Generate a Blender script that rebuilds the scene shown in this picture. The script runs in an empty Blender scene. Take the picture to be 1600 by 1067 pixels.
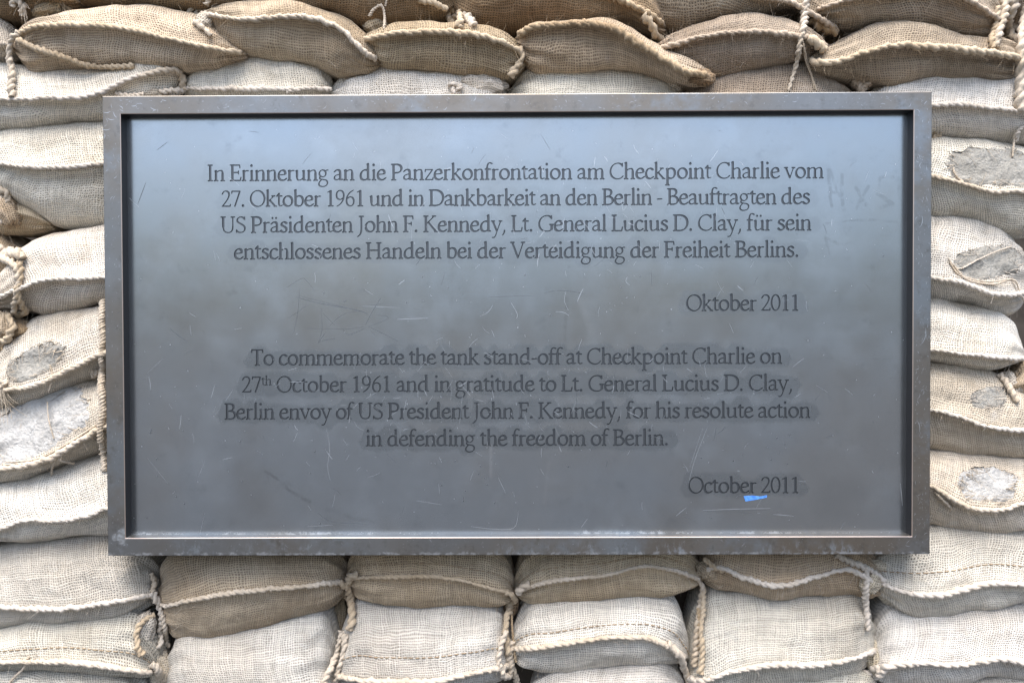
import bpy, math, random
import numpy as np
from mathutils import Vector, Matrix, Euler, noise, geometry
from mathutils.bvhtree import BVHTree
random.seed(7); rng = np.random.default_rng(7)
SC = bpy.context.scene; COL = SC.collection
# ------------------------------------------------------------------ camera, sky, sun, exposure
ZC = 1.35                                     # height of the plaque's centre above the pavement
CAM = Vector((.0004, -1.30998, ZC-.00304)); ROT = Euler((math.pi/2-.01682, .00372, .00606), 'XYZ')
cd = bpy.data.cameras.new('camera'); cam = bpy.data.objects.new('camera', cd); COL.objects.link(cam)
cd.sensor_width = 36; cd.lens = 36*1300/1600; cd.clip_start = .01; cd.clip_end = 5000
cam.location = CAM; cam.rotation_euler = ROT; SC.camera = cam
SUN_EL, SUN_AZ = math.radians(68), math.radians(180+12)
w = bpy.data.worlds.new('World'); SC.world = w; w.use_nodes = True
wn = w.node_tree.nodes; wl = w.node_tree.links
sky = wn.new('ShaderNodeTexSky'); sky.sky_type = 'NISHITA'; sky.sun_disc = False
sky.sun_elevation = SUN_EL; sky.sun_rotation = SUN_AZ; sky.air_density = 1.0; sky.dust_density = 3.2; sky.ozone_density = 1.0
# overcast gradient; its dim horizon also stands in for unbuilt street buildings
tc = wn.new('ShaderNodeTexCoord'); sx = wn.new('ShaderNodeSeparateXYZ'); mr = wn.new('ShaderNodeMapRange'); mr.interpolation_type = 'SMOOTHSTEP'
wl.new(tc.outputs['Generated'], sx.inputs[0]); wl.new(sx.outputs[2], mr.inputs[0])
for k_, v_ in enumerate((-.06, .37, .21, 1.2)): mr.inputs[1+k_].default_value = v_
vm = wn.new('ShaderNodeVectorMath'); vm.operation = 'SCALE'; wl.new(sky.outputs[0], vm.inputs[0]); wl.new(mr.outputs[0], vm.inputs['Scale'])
wl.new(vm.outputs[0], wn['Background'].inputs[0]); wn['Background'].inputs[1].default_value = .105
sd = bpy.data.lights.new('sun', 'SUN'); sun = bpy.data.objects.new('sun', sd); COL.objects.link(sun)
sd.energy = 2.0; sd.angle = math.radians(55); sd.color = (1, .975, .945)
to_sun = Vector((math.sin(SUN_AZ)*math.cos(SUN_EL), math.cos(SUN_AZ)*math.cos(SUN_EL), math.sin(SUN_EL)))
sun.rotation_euler = to_sun.to_track_quat('Z', 'Y').to_euler(); sun.location = to_sun*8
SC.view_settings.view_transform = 'Standard'; SC.view_settings.look = 'None'
SC.view_settings.exposure = 1.5; SC.view_settings.gamma = 1; SC.view_settings.use_curve_mapping = False
SC.render.engine = 'CYCLES'; SC.cycles.use_denoising = True
# ------------------------------------------------------------------ helpers
RM = ROT.to_matrix()
def at(px, py, Y):
    """point of the depth plane Y seen at a pixel of the 1600 x 1067 photograph"""
    d = RM @ Vector(((px-800)/1300, (533.5-py)/1300, -1)); return CAM + d*((Y-CAM.y)/d.y)
def pix(P):
    q = (np.asarray(P)-np.array(CAM)) @ np.array(RM)
    return np.stack([800+1300*q[..., 0]/-q[..., 2], 533.5-1300*q[..., 1]/-q[..., 2]], -1)
def mesh_obj(name, V, F, mat, parent=None, smooth=True, org=(0, 0, 0), uv=None):
    me = bpy.data.meshes.new(name); V = np.asarray(V, float)-np.asarray(org)
    me.from_pydata(V.tolist(), [], F if isinstance(F, list) else F.tolist())
    for m in (mat if isinstance(mat, (list, tuple)) else [mat]): me.materials.append(m)
    if smooth: me.polygons.foreach_set('use_smooth', [True]*len(me.polygons))
    if uv is not None:
        L = me.uv_layers.new(name='UVMap'); li = np.empty(len(me.loops), int); me.loops.foreach_get('vertex_index', li)
        L.data.foreach_set('uv', np.asarray(uv)[li].ravel())
    me.update()
    o = bpy.data.objects.new(name, me); COL.objects.link(o)
    if parent is not None: o.parent = parent
    return o
def tag(o, label=None, cat=None, group=None, kind=None):
    for k, v in (('label', label), ('category', cat), ('group', group), ('kind', kind)):
        if v: o[k] = v
    return o
class NB:
    """small node builder"""
    def __init__(s, name):
        s.m = bpy.data.materials.new(name); s.m.use_nodes = True; s.t = s.m.node_tree; s.N = s.t.nodes; s.L = s.t.links
        s.b = s.N['Principled BSDF']
    def put(s, sock, v):
        if isinstance(v, bpy.types.NodeSocket): s.L.new(v, sock)
        elif v is not None: sock.default_value = v
    def math(s, op, a, b=None, c=None, clamp=False):
        n = s.N.new('ShaderNodeMath'); n.operation = op; n.use_clamp = clamp
        for i, v in enumerate((a, b, c)): s.put(n.inputs[i], v)
        return n.outputs[0]
    def vec(s, op, a, b=None, scale=None):
        n = s.N.new('ShaderNodeVectorMath'); n.operation = op; s.put(n.inputs[0], a)
        if b is not None: s.put(n.inputs[1], b)
        if scale is not None: s.put(n.inputs['Scale'], scale)
        return n.outputs['Value'] if op in ('DOT_PRODUCT', 'LENGTH', 'DISTANCE') else n.outputs[0]
    def noise(s, vec, scale, detail=2, rough=.5, col=False):
        n = s.N.new('ShaderNodeTexNoise'); n.inputs['Scale'].default_value = scale; n.inputs['Detail'].default_value = detail
        n.inputs['Roughness'].default_value = rough; s.put(n.inputs['Vector'], vec); return n.outputs['Color' if col else 'Fac']
    def step(s, v, a, b, lo=0., hi=1.):
        n = s.N.new('ShaderNodeMapRange'); n.interpolation_type = 'SMOOTHSTEP'; s.put(n.inputs[0], v)
        for i, q in enumerate((a, b, lo, hi)): s.put(n.inputs[1+i], q)
        return n.outputs[0]
    def mix(s, f, a, b, mode='MIX'):
        n = s.N.new('ShaderNodeMix'); n.data_type = 'RGBA'; n.blend_type = mode; s.put(n.inputs[0], f)
        for i, v in ((6, a), (7, b)): s.put(n.inputs[i], (*v, 1) if isinstance(v, tuple) and len(v) == 3 else v)
        return n.outputs[2]
    def comb(s, x, y, z=0.):
        n = s.N.new('ShaderNodeCombineXYZ')
        for i, v in enumerate((x, y, z)): s.put(n.inputs[i], v)
        return n.outputs[0]
    def sep(s, v):
        n = s.N.new('ShaderNodeSeparateXYZ'); s.put(n.inputs[0], v); return n.outputs
    def coord(s, k): 
        n = s.N.new('ShaderNodeTexCoord'); return n.outputs[k]
    def bump(s, h, strength, dist, normal=None):
        n = s.N.new('ShaderNodeBump'); n.inputs['Strength'].default_value = strength; n.inputs['Distance'].default_value = dist
        s.put(n.inputs['Height'], h)
        if normal is not None: s.put(n.inputs['Normal'], normal)
        return n.outputs[0]
    def out(s, **k):
        for q, v in k.items():
            q = q.replace('_', ' '); s.put(s.b.inputs[q], (*v, 1) if isinstance(v, tuple) and len(v) == 3 and s.b.inputs[q].type == 'RGBA' else v)
        return s.m
def burlap(name, base, pale, stain, dust=.5, open_=.5):
    n = NB(name); ob = n.coord('Object'); uv = n.sep(n.coord('UV'))
    oi = n.N.new('ShaderNodeObjectInfo').outputs['Random']
    seed = n.vec('ADD', ob, n.comb(n.math('MULTIPLY', oi, 37.), n.math('MULTIPLY', oi, 91.), 0.))
    wv = n.sep(n.noise(seed, 9., 3, .6, True)); p = .0037
    U = n.math('DIVIDE', n.math('ADD', uv[0], n.math('MULTIPLY', wv[0], .034)), p)
    V = n.math('DIVIDE', n.math('ADD', uv[1], n.math('MULTIPLY', wv[1], .034)), p)
    nu = n.noise(n.comb(U, n.math('MULTIPLY', V, .06), oi), .9, 2)       # thick and thin yarns
    nv = n.noise(n.comb(n.math('MULTIPLY', U, .06), V, n.math('ADD', oi, 5.)), .9, 2)
    def yarn(q, k): return n.math('ADD', n.math('MULTIPLY_ADD', n.math('COSINE', n.math('MULTIPLY', q, 2*math.pi)), .5, .5), n.math('MULTIPLY_ADD', k, .9, -.45))
    cu, cv = yarn(U, nu), yarn(V, nv); top = n.math('MAXIMUM', cu, cv)
    worn = n.step(n.noise(seed, 5.5, 3), .38, .66)
    cov = n.step(top, n.math('MULTIPLY_ADD', worn, -.16, .24), n.math('MULTIPLY_ADD', worn, -.22, .74))
    chk = n.math('MULTIPLY', n.math('SINE', n.math('MULTIPLY', U, math.pi)), n.math('SINE', n.math('MULTIPLY', V, math.pi)))
    h = n.math('MULTIPLY_ADD', chk, .35, top)
    big = n.noise(seed, 3.6, 4, .6); mid = n.noise(seed, 13., 4, .65); fine = n.noise(seed, 160., 2)
    c = n.mix(n.step(big, .35, .68), base, pale)
    c = n.mix(n.math('MULTIPLY', n.step(mid, .52, .78), .55), c, stain)
    c = n.mix(n.math('MULTIPLY', n.step(n.noise(seed, 21., 5, .7), .55, .8), dust), c, (.62, .61, .59))
    v2 = n.math('MULTIPLY_ADD', n.math('ADD', nu, nv), .55, .45)
    c = n.mix(.75, c, n.mix(1., c, n.comb(v2, v2, v2), 'MULTIPLY'))
    f2 = n.math('MULTIPLY_ADD', fine, .7, .65); c = n.mix(.6, c, n.mix(1., c, n.comb(f2, f2, f2), 'MULTIPLY'))
    pv = n.math('MULTIPLY_ADD', n.math('FRACT', n.math('MULTIPLY', oi, 7.31)), .24, .84); c = n.mix(1., c, n.comb(pv, pv, n.math('MULTIPLY', pv, n.math('MULTIPLY_ADD', n.math('FRACT', n.math('MULTIPLY', oi, 3.7)), .08, .90))), 'MULTIPLY')
    hole = n.mix(.80, c, tuple(.25*x for x in stain))
    c = n.mix(cov, hole, c)
    hh = n.math('ADD', n.math('MULTIPLY', h, .8), n.math('MULTIPLY', fine, .5))
    b1 = n.bump(n.noise(seed, 28., 4, .6), .5, .006)
    return n.out(Base_Color=c, Roughness=.95, Specular_IOR_Level=.12, Sheen_Weight=.12, Normal=n.bump(hh, .75, .0012, b1))
TONES = {}
TONES['white'] = burlap('bleached_burlap', (.68, .615, .54), (.78, .735, .685), (.50, .42, .33), .5)
TONES['grey'] = burlap('greyed_burlap', (.55, .50, .445), (.67, .63, .585), (.38, .325, .265), .75)
TONES['cream'] = burlap('pale_burlap', (.57, .49, .395), (.69, .625, .55), (.42, .33, .235), .5)
TONES['tan'] = burlap('tan_burlap', (.44, .335, .23), (.55, .45, .34), (.31, .215, .13), .25)
TONES['brown'] = burlap('brown_burlap', (.28, .19, .118), (.38, .28, .185), (.185, .118, .07), .1)
TONES['dun'] = burlap('dun_burlap', (.34, .262, .20), (.44, .36, .288), (.225, .168, .115), .22)
def yarn_mat(name, c0, c1):
    n = NB(name); ob = n.coord('Object'); f = n.noise(ob, 220., 3, .7); g = n.noise(ob, 14., 3)
    c = n.mix(n.step(g, .3, .7), c0, c1); k = n.math('MULTIPLY_ADD', f, 1.0, .5)
    c = n.mix(.8, c, n.mix(1., c, n.comb(k, k, k), 'MULTIPLY'))
    return n.out(Base_Color=c, Roughness=.95, Specular_IOR_Level=.1, Sheen_Weight=.15, Normal=n.bump(f, .7, .0012))
YARN = {'grey': yarn_mat('greyed_cord', (.50, .44, .36), (.60, .545, .475)), 'white': yarn_mat('bleached_cord', (.53, .46, .37), (.63, .565, .485)), 'cream': yarn_mat('pale_cord', (.48, .395, .29), (.59, .51, .41)),
        'tan': yarn_mat('tan_cord', (.43, .33, .215), (.53, .43, .305)), 'brown': yarn_mat('brown_cord', (.31, .22, .13), (.42, .32, .205)),
        'dun': yarn_mat('dun_cord', (.36, .285, .21), (.46, .375, .285))}
def cement(name, a, b):
    n = NB(name); ob = n.coord('Object'); f = n.noise(ob, 75., 6, .75); g = n.noise(ob, 26., 4, .6); v = n.N.new('ShaderNodeTexVoronoi'); v.inputs['Scale'].default_value = 150.; n.put(v.inputs['Vector'], n.vec('ADD', ob, n.vec('SCALE', n.noise(ob, 60., 2, .5, True), scale=.02)))
    c = n.mix(n.step(g, .3, .7), a, b); c = n.mix(n.math('MULTIPLY', n.step(f, .55, .68), .55), c, tuple(.55*x for x in a)); c = n.mix(n.step(f, .30, .42, 1., 0.), c, tuple(1.3*x for x in b))
    return n.out(Base_Color=c, Roughness=.97, Specular_IOR_Level=.15, Normal=n.bump(n.math('ADD', f, n.math('MULTIPLY', v.outputs[0], .4)), 1., .004, n.bump(g, .7, .008)))
CEMENT = cement('grey_cement', (.30, .285, .25), (.385, .37, .33)); CEMENT_PALE = cement('pale_cement', (.44, .425, .395), (.56, .545, .51))
# ---- lettering: humanist roman drawn with a broad pen (em units) ----
XH, CAP, ASC, DSC = .47, .69, .735, -.265
def ln(*p): return np.array(p, float)
def bz(p0, *cs, n=14):
    out = [np.array(p0, float)]
    for c in cs:
        a = out[-1]; t = np.linspace(0, 1, n)[1:, None]
        b, c2, d = (np.array(q, float) for q in c)
        out += list((1-t)**3*a + 3*(1-t)**2*t*b + 3*(1-t)*t*t*c2 + t**3*d)
    return np.array(out)
def el(cx, cy, rx, ry, a0=0, a1=360, n=40):
    a = np.radians(np.linspace(a0, a1, n)); return np.stack([cx+rx*np.cos(a), cy+ry*np.sin(a)], 1)
PEN, THIN, DOT = (.056, .027, 22), (.0275, .0275, 0), (.062, .062, 0)
def S(p, pen=PEN): return (p, pen)
def vs(x, y0, y1): return S(ln((x, y0), (x, y1)), (.056, .027, 8))
def sf(x, y, l=.085, r=None): return S(ln((x-l, y), (x+(l if r is None else r), y)), THIN)
def flag(x, y): return S(ln((x-.075, y-.035), (x, y+.0)), (.024, .018, 20))
def foot(x): return sf(x, .018)
def lstem(x, y1): return [vs(x, .03, y1-.03), foot(x), flag(x, y1-.025)]
def arch(x0, x1): return [S(bz((x0, .33), ((x0+.09, .44), (x1-.09, .475), (x1-.035, .43)), ((x1, .40), (x1, .36), (x1, .30))), (.040, .02, 20)), vs(x1, .03, .33), foot(x1)]
G = {}
def g(c, adv, *st):
    L = []
    for s in st: L += s if isinstance(s, list) else [s]
    G[c] = (adv, L)
g('i', .285, lstem(.14, XH), S(ln((.13, .645), (.131, .645)), DOT))
g('l', .285, lstem(.14, ASC))
g('n', .575, lstem(.13, XH), arch(.13, .44))
g('m', .86, lstem(.13, XH), arch(.13, .43), arch(.43, .73))
g('h', .575, lstem(.13, ASC), arch(.13, .44))
g('r', .395, lstem(.13, XH), S(bz((.13, .31), ((.18, .41), (.23, .455), (.34, .425))), (.040, .02, 25)))
g('u', .585, vs(.125, .16, .43), flag(.125, .445), S(bz((.125, .18), ((.125, .03), (.17, .01), (.25, .025)), ((.34, .045), (.40, .10), (.435, .15))), (.04, .02, 20)), vs(.44, .03, .43), flag(.44, .445), S(ln((.44, .03), (.52, .03)), THIN))
BOWL_L = lambda x: S(bz((x, .40), ((x-.06, .45), (x-.12, .455), (x-.17, .44)), ((x-.30, .40), (x-.345, .30), (x-.345, .20)), ((x-.345, .08), (x-.28, .02), (x-.19, .02)), ((x-.12, .02), (x-.05, .06), (x, .11))))
BOWL_R = lambda x: S(bz((x, .36), ((x+.05, .41), (x+.11, .455), (x+.18, .45)), ((x+.29, .44), (x+.345, .35), (x+.345, .25)), ((x+.345, .12), (x+.27, .02), (x+.15, .02)), ((x+.09, .02), (x+.04, .04), (x, .06))))
g('d', .60, BOWL_L(.43), vs(.43, .04, ASC-.03), flag(.43, ASC-.025), S(ln((.43, .025), (.53, .035)), THIN))
g('b', .565, BOWL_R(.13), vs(.13, .05, ASC-.03), flag(.13, ASC-.025))
g('p', .585, BOWL_R(.135), vs(.135, DSC+.02, XH-.03), flag(.135, XH-.02), sf(.135, DSC+.01, .085))
g('o', .555, S(el(.277, .235, .205, .215)))
g('c', .45, S(bz((.385, .385), ((.33, .46), (.26, .455), (.22, .445)), ((.12, .42), (.07, .32), (.07, .22)), ((.07, .10), (.13, .02), (.24, .02)), ((.31, .02), (.36, .05), (.40, .09)))))
g('e', .485, S(bz((.085, .255), ((.2, .25), (.3, .265), (.395, .285))), (.026, .02, 10)), S(bz((.395, .285), ((.395, .40), (.33, .455), (.255, .45)), ((.13, .44), (.07, .33), (.07, .22)), ((.07, .09), (.15, .02), (.25, .02)), ((.33, .02), (.38, .05), (.425, .095)))))
g('a', .50, S(bz((.085, .375), ((.13, .43), (.19, .46), (.25, .45)), ((.33, .44), (.345, .37), (.345, .30)), ((.345, .2), (.34, .12), (.345, .07)), ((.35, .03), (.39, .02), (.44, .045)))), S(bz((.345, .27), ((.25, .245), (.07, .24), (.07, .12)), ((.07, .02), (.20, -.01), (.345, .11))), (.038, .02, 25)))
g('s', .42, S(bz((.335, .385), ((.29, .45), (.23, .455), (.2, .45)), ((.12, .44), (.085, .39), (.10, .335)), ((.12, .27), (.33, .26), (.335, .14)), ((.335, .05), (.26, .02), (.2, .02)), ((.14, .02), (.09, .045), (.07, .095)))))
g('t', .335, S(bz((.15, .56), ((.15, .4), (.14, .25), (.145, .12)), ((.15, .02), (.21, .005), (.30, .06))), (.041, .02, 12)), S(ln((.04, .445), (.29, .445)), THIN), S(ln((.04, .44), (.14, .55)), THIN))
g('f', .345, vs(.135, .03, .50), foot(.135), S(bz((.135, .45), ((.135, .62), (.17, .71), (.26, .715)), ((.30, .715), (.33, .70), (.36, .675))), (.041, .02, 15)), S(ln((.04, .445), (.29, .445)), THIN))
g('g', .535, S(el(.235, .305, .155, .147), (.040, .019, 20)), S(bz((.14, .185), ((.08, .14), (.07, .07), (.17, .06)), ((.27, .04), (.46, .06), (.46, -.08)), ((.46, -.2), (.34, -.25), (.23, -.25)), ((.10, -.25), (.055, -.19), (.055, -.14)), ((.055, -.07), (.11, -.02), (.17, .03))), (.036, .019, 20)), S(bz((.35, .41), ((.40, .44), (.44, .45), (.49, .445))), (.024, .022, 0)))
g('k', .555, lstem(.13, ASC), S(ln((.14, .20), (.40, .44)), (.026, .02, 20)), S(ln((.22, .275), (.46, .03)), (.042, .02, 25)), sf(.39, .45, .07), sf(.475, .018, .05, .06))
g('v', .515, S(ln((.085, .43), (.265, .02)), (.043, .02, 20)), S(ln((.265, .02), (.425, .43)), (.022, .02, 0)), sf(.085, .45, .075), sf(.43, .45, .065))
g('y', .52, S(ln((.085, .43), (.265, .03)), (.043, .02, 20)), S(bz((.435, .43), ((.36, .25), (.28, .03), (.22, -.12)), ((.18, -.22), (.13, -.26), (.05, -.235))), (.024, .02, 20)), sf(.085, .45, .075), sf(.435, .45, .065))
g('z', .47, S(ln((.075, .445), (.40, .445)), (.022, .02, 0)), S(ln((.395, .43), (.075, .03)), (.040, .02, 15)), S(ln((.065, .025), (.42, .025)), (.022, .022, 0)), S(ln((.075, .445), (.065, .36)), THIN), S(ln((.42, .025), (.43, .11)), THIN))
def um(c, x):
    a, L = G[c]; return a, L+[S(ln((x-.085, .62), (x-.084, .62)), (.048, .048, 0)), S(ln((x+.085, .62), (x+.086, .62)), (.048, .048, 0))]
G['ä'] = um('a', .22); G['ü'] = um('u', .28)
def cs(x, l=.1): return [vs(x, .03, CAP-.03), sf(x, .018, l), sf(x, CAP-.018, l)]
g('I', .345, cs(.17))
g('E', .59, vs(.15, .03, CAP-.03), sf(.15, .018, .1), sf(.15, CAP-.018, .1), S(ln((.15, CAP-.022), (.49, CAP-.022)), THIN), S(ln((.49, CAP-.02), (.50, .56)), THIN), S(ln((.15, .36), (.43, .36)), THIN), S(ln((.43, .42), (.43, .30)), THIN), S(ln((.15, .022), (.51, .022)), THIN), S(ln((.51, .02), (.545, .15)), THIN))
g('F', .555, cs(.15), S(ln((.15, CAP-.022), (.48, CAP-.022)), THIN), S(ln((.48, CAP-.02), (.49, .55)), THIN), S(ln((.15, .355), (.41, .355)), THIN), S(ln((.41, .415), (.41, .295)), THIN))
g('L', .575, cs(.15), S(ln((.15, .022), (.50, .022)), THIN), S(ln((.50, .02), (.535, .17)), THIN))
g('P', .595, cs(.15), S(bz((.15, .655), ((.25, .68), (.33, .67), (.37, .66)), ((.48, .63), (.52, .56), (.52, .50)), ((.52, .38), (.40, .30), (.24, .32)))))
g('B', .605, cs(.15), S(bz((.15, .66), ((.36, .69), (.46, .64), (.46, .53)), ((.46, .43), (.37, .37), (.25, .365)), ((.42, .365), (.525, .31), (.525, .19)), ((.525, .07), (.42, .0), (.15, .025)))))
g('D', .765, cs(.15), S(bz((.15, .655), ((.27, .68), (.36, .67), (.42, .66)), ((.6, .63), (.695, .5), (.695, .355)), ((.695, .15), (.54, .025), (.35, .02)), ((.27, .015), (.2, .02), (.15, .025)))))
g('H', .80, cs(.16), cs(.64), S(ln((.16, .36), (.64, .36)), THIN))
g('K', .72, cs(.15), S(ln((.16, .34), (.52, .655)), (.028, .02, 20)), S(ln((.26, .42), (.61, .03)), (.045, .02, 22)), sf(.53, .672, .08), sf(.63, .018, .07, .06))
g('U', .755, vs(.15, .25, .66), sf(.15, .672, .1), S(bz((.15, .28), ((.15, .08), (.24, .018), (.37, .018)), ((.53, .018), (.60, .10), (.60, .28))), (.036, .02, 8)), S(ln((.60, .27), (.60, .66)), (.028, .02, 0)), sf(.60, .672, .085))
g('T', .615, vs(.307, .03, CAP-.03), sf(.307, .018, .1), S(ln((.055, CAP-.025), (.56, CAP-.025)), (.022, .022, 0)), S(ln((.055, CAP-.02), (.045, .55)), THIN), S(ln((.56, CAP-.02), (.57, .55)), THIN))
g('V', .70, S(ln((.10, .66), (.36, .02)), (.045, .02, 20)), S(ln((.36, .02), (.60, .66)), (.024, .02, 0)), sf(.10, .672, .085), sf(.60, .672, .08))
g('O', .79, S(el(.395, .345, .325, .335), (.046, .02, 20)))
g('C', .71, S(bz((.63, .56), ((.57, .66), (.48, .685), (.41, .675)), ((.2, .66), (.075, .50), (.075, .32)), ((.075, .13), (.22, .015), (.41, .015)), ((.52, .015), (.60, .06), (.655, .13))), (.044, .02, 20)), S(ln((.63, .54), (.635, .66)), THIN))
g('G', .77, S(bz((.65, .56), ((.58, .66), (.49, .685), (.42, .675)), ((.2, .66), (.075, .50), (.075, .32)), ((.075, .13), (.22, .015), (.41, .015)), ((.52, .015), (.60, .04), (.655, .08))), (.044, .02, 20)), S(ln((.65, .54), (.655, .66)), THIN), vs(.655, .08, .28), sf(.655, .30, .09))
g('S', .53, S(bz((.435, .58), ((.37, .66), (.31, .675), (.25, .67)), ((.13, .66), (.075, .58), (.095, .50)), ((.13, .38), (.45, .37), (.455, .19)), ((.455, .07), (.34, .015), (.24, .015)), ((.16, .015), (.1, .04), (.06, .10))), (.044, .02, 22)), S(ln((.435, .56), (.44, .66)), THIN), S(ln((.06, .12), (.055, .02)), THIN))
g('J', .36, S(bz((.19, .66), ((.19, .45), (.195, .2), (.185, .08)), ((.17, -.06), (.11, -.13), (.02, -.17))), (.043, .02, 10)), sf(.19, .672, .1))
g('0', .51, S(el(.255, .345, .19, .33), (.042, .02, 10)))
g('1', .51, vs(.27, .03, .66), sf(.27, .018, .11), S(ln((.27, .66), (.13, .60)), (.022, .02, 0)))
g('2', .51, S(bz((.08, .54), ((.11, .64), (.18, .675), (.25, .67)), ((.36, .66), (.41, .59), (.40, .50)), ((.38, .36), (.2, .16), (.08, .03))), (.042, .02, 22)), S(ln((.07, .03), (.44, .03)), (.026, .026, 0)), S(ln((.44, .03), (.455, .10)), THIN))
g('6', .51, S(bz((.40, .67), ((.22, .60), (.085, .44), (.085, .24)), ((.085, .08), (.17, .015), (.26, .015)), ((.37, .015), (.43, .10), (.43, .21)), ((.43, .33), (.36, .40), (.27, .40)), ((.2, .40), (.13, .35), (.09, .28))), (.040, .02, 18)))
g('9', .51, S(bz((.11, .02), ((.29, .09), (.425, .25), (.425, .45)), ((.425, .61), (.34, .675), (.25, .675)), ((.14, .675), (.08, .59), (.08, .48)), ((.08, .36), (.15, .29), (.24, .29)), ((.31, .29), (.38, .34), (.42, .41))), (.040, .02, 18)))
g('7', .51, S(ln((.07, .655), (.44, .655)), (.026, .026, 0)), S(ln((.44, .65), (.2, .02)), (.040, .02, 10)), S(ln((.07, .655), (.06, .57)), THIN))
g('.', .26, S(ln((.12, .05), (.121, .05)), DOT))
g(',', .26, S(bz((.14, .06), ((.15, -.01), (.12, -.07), (.07, -.12))), (.042, .024, 30)))
g('-', .33, S(ln((.06, .245), (.27, .255)), (.028, .026, 0)))
def field(strokes, inset, X, Y):
    F = np.full(X.shape, 1e9)
    for p, (a, b, th) in strokes:
        a = max(a-inset, .0035); b = max(b-inset, .0035); t = math.radians(th)
        M = np.array([[math.cos(t)/a, math.sin(t)/a], [-math.sin(t)/b, math.cos(t)/b]])
        q = p@M.T; Q = np.stack([X, Y], -1)@M.T
        for i in range(len(q)-1):
            d = q[i+1]-q[i]; L = max(d@d, 1e-12)
            s = np.clip(((Q-q[i])@d)/L, 0, 1)[..., None]
            F = np.minimum(F, (np.linalg.norm(Q-q[i]-s*d, axis=-1)-1)*b)
    return F
def contours(F, x, y):
    """marching squares at 0 -> closed loops of points"""
    segs = {}
    H, W = F.shape
    def ept(k):
        i, j, d = k
        if d == 0: t = F[i, j]/(F[i, j]-F[i, j+1]); return (x[j]+t*(x[j+1]-x[j]), y[i])
        t = F[i, j]/(F[i, j]-F[i+1, j]); return (x[j], y[i]+t*(y[i+1]-y[i]))
    I = F < 0
    code = I[:-1, :-1]*1+I[:-1, 1:]*2+I[1:, 1:]*4+I[1:, :-1]*8
    T = {1: [(3, 0)], 2: [(0, 1)], 3: [(3, 1)], 4: [(1, 2)], 5: [(3, 0), (1, 2)], 6: [(0, 2)], 7: [(3, 2)], 8: [(2, 3)], 9: [(2, 0)], 10: [(0, 1), (2, 3)], 11: [(2, 1)], 12: [(1, 3)], 13: [(1, 0)], 14: [(0, 3)]}
    for i, j in zip(*np.nonzero((code > 0) & (code < 15))):
        e = [(i, j, 0), (i, j+1, 1), (i+1, j, 0), (i, j, 1)]
        for a, b in T[int(code[i, j])]: segs[e[a]] = e[b]
    loops = []
    while segs:
        k0, k = segs.popitem(); lp = [k0]
        while k != k0 and k in segs: lp.append(k); k = segs.pop(k)
        if len(lp) > 4: loops.append([ept(q) for q in lp])
    return loops
# ------------------------------------------------------------------ the setting
def pave_mat():
    n = NB('pavement'); ob = n.coord('Object')
    c = n.mix(n.step(n.noise(ob, 2.5, 6, .6), .3, .7), (.036, .037, .038), (.052, .052, .052))
    return n.out(Base_Color=c, Roughness=.9)
tag(mesh_obj('pavement', [(-1500, -1500, 0), (1500, -1500, 0), (1500, 1500, 0), (-1500, 1500, 0)], [[0, 1, 2, 3]], pave_mat(), smooth=False), kind='structure')
# ------------------------------------------------------------------ the plaque
PW, PH, DP = 1.3, .72534, .020              # outer size, how far the panel lies behind the frame's face
Z0 = ZC-PH/2
plaque = bpy.data.objects.new('memorial_plaque', None); COL.objects.link(plaque); plaque.location = (0, .025, Z0)
tag(plaque, 'dark bronze memorial plaque with a raised frame and engraved German and English text', 'plaque')
ORG = np.array((0, .025, Z0))
def loc(px, py, Y=DP): p = at(px, py, Y); return np.array((p.x, p.y, p.z))-ORG
def rounded_frame():
    """four sides in one mesh: profile swept round the rectangle with mitred corners"""
    m, d, c = .0285, .055, .0011
    prof = [(0, d), (0, c), (c*.3, c*.3), (c, 0), (m-c, 0), (m-c*.3, c*.3), (m, c), (m, DP+.016), (m-.002, d)]
    V, F = [], []; n = len(prof)
    for sx, sz in ((-1, 1), (1, 1), (1, -1), (-1, -1)):
        for a, y in prof: V.append((sx*(PW/2-a), y, sz*(PH/2-a)+ZC))
    for k in range(4):
        for i in range(n): F.append([k*n+i, k*n+(i+1) % n, ((k+1) % 4)*n+(i+1) % n, ((k+1) % 4)*n+i])
    return np.array(V), F
def metal(name, base, warm, rough, spots=None, crust=False):
    n = NB(name); ob = n.coord('Object'); x, y, z = n.sep(ob)[:3]
    big = n.noise(ob, 3.2, 4, .55); mid = n.noise(ob, 11., 5, .62)
    c = n.mix(n.step(big, .38, .64), base, warm)
    c = n.mix(n.math('MULTIPLY', n.step(mid, .48, .72), .30), c, tuple(1.3*q for q in base))
    c = n.mix(n.math('MULTIPLY', n.step(n.noise(ob, 6.3, 6, .68), .50, .72), .30), c, tuple(.68*q for q in warm))
    c = n.mix(n.math('MULTIPLY', n.step(n.noise(ob, 34., 5, .7), .56, .74), .30), c, tuple(.6*q for q in base))
    r = n.math('ADD', n.math('MULTIPLY_ADD', mid, .11, rough-.055), n.math('MULTIPLY_ADD', n.noise(ob, 45., 4, .6), .05, -.025))
    brush = n.noise(n.comb(n.math('MULTIPLY', x, 5.), n.math('MULTIPLY', z, 420.), 0.), 1., 3)
    r = n.math('ADD', r, n.math('MULTIPLY_ADD', brush, .04, -.02))
    return n, ob, c, r, x, z
def seg(n, ob, a, b):
    """distance from the surface point to the segment a-b"""
    a, b = np.array(a), np.array(b); ba = b-a
    pa = n.vec('SUBTRACT', ob, tuple(a)); h = n.math('MULTIPLY', n.vec('DOT_PRODUCT', pa, tuple(ba)), 1/float(ba@ba), clamp=True)
    return n.vec('LENGTH', n.vec('SUBTRACT', pa, n.vec('SCALE', tuple(ba), scale=h)))
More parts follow.
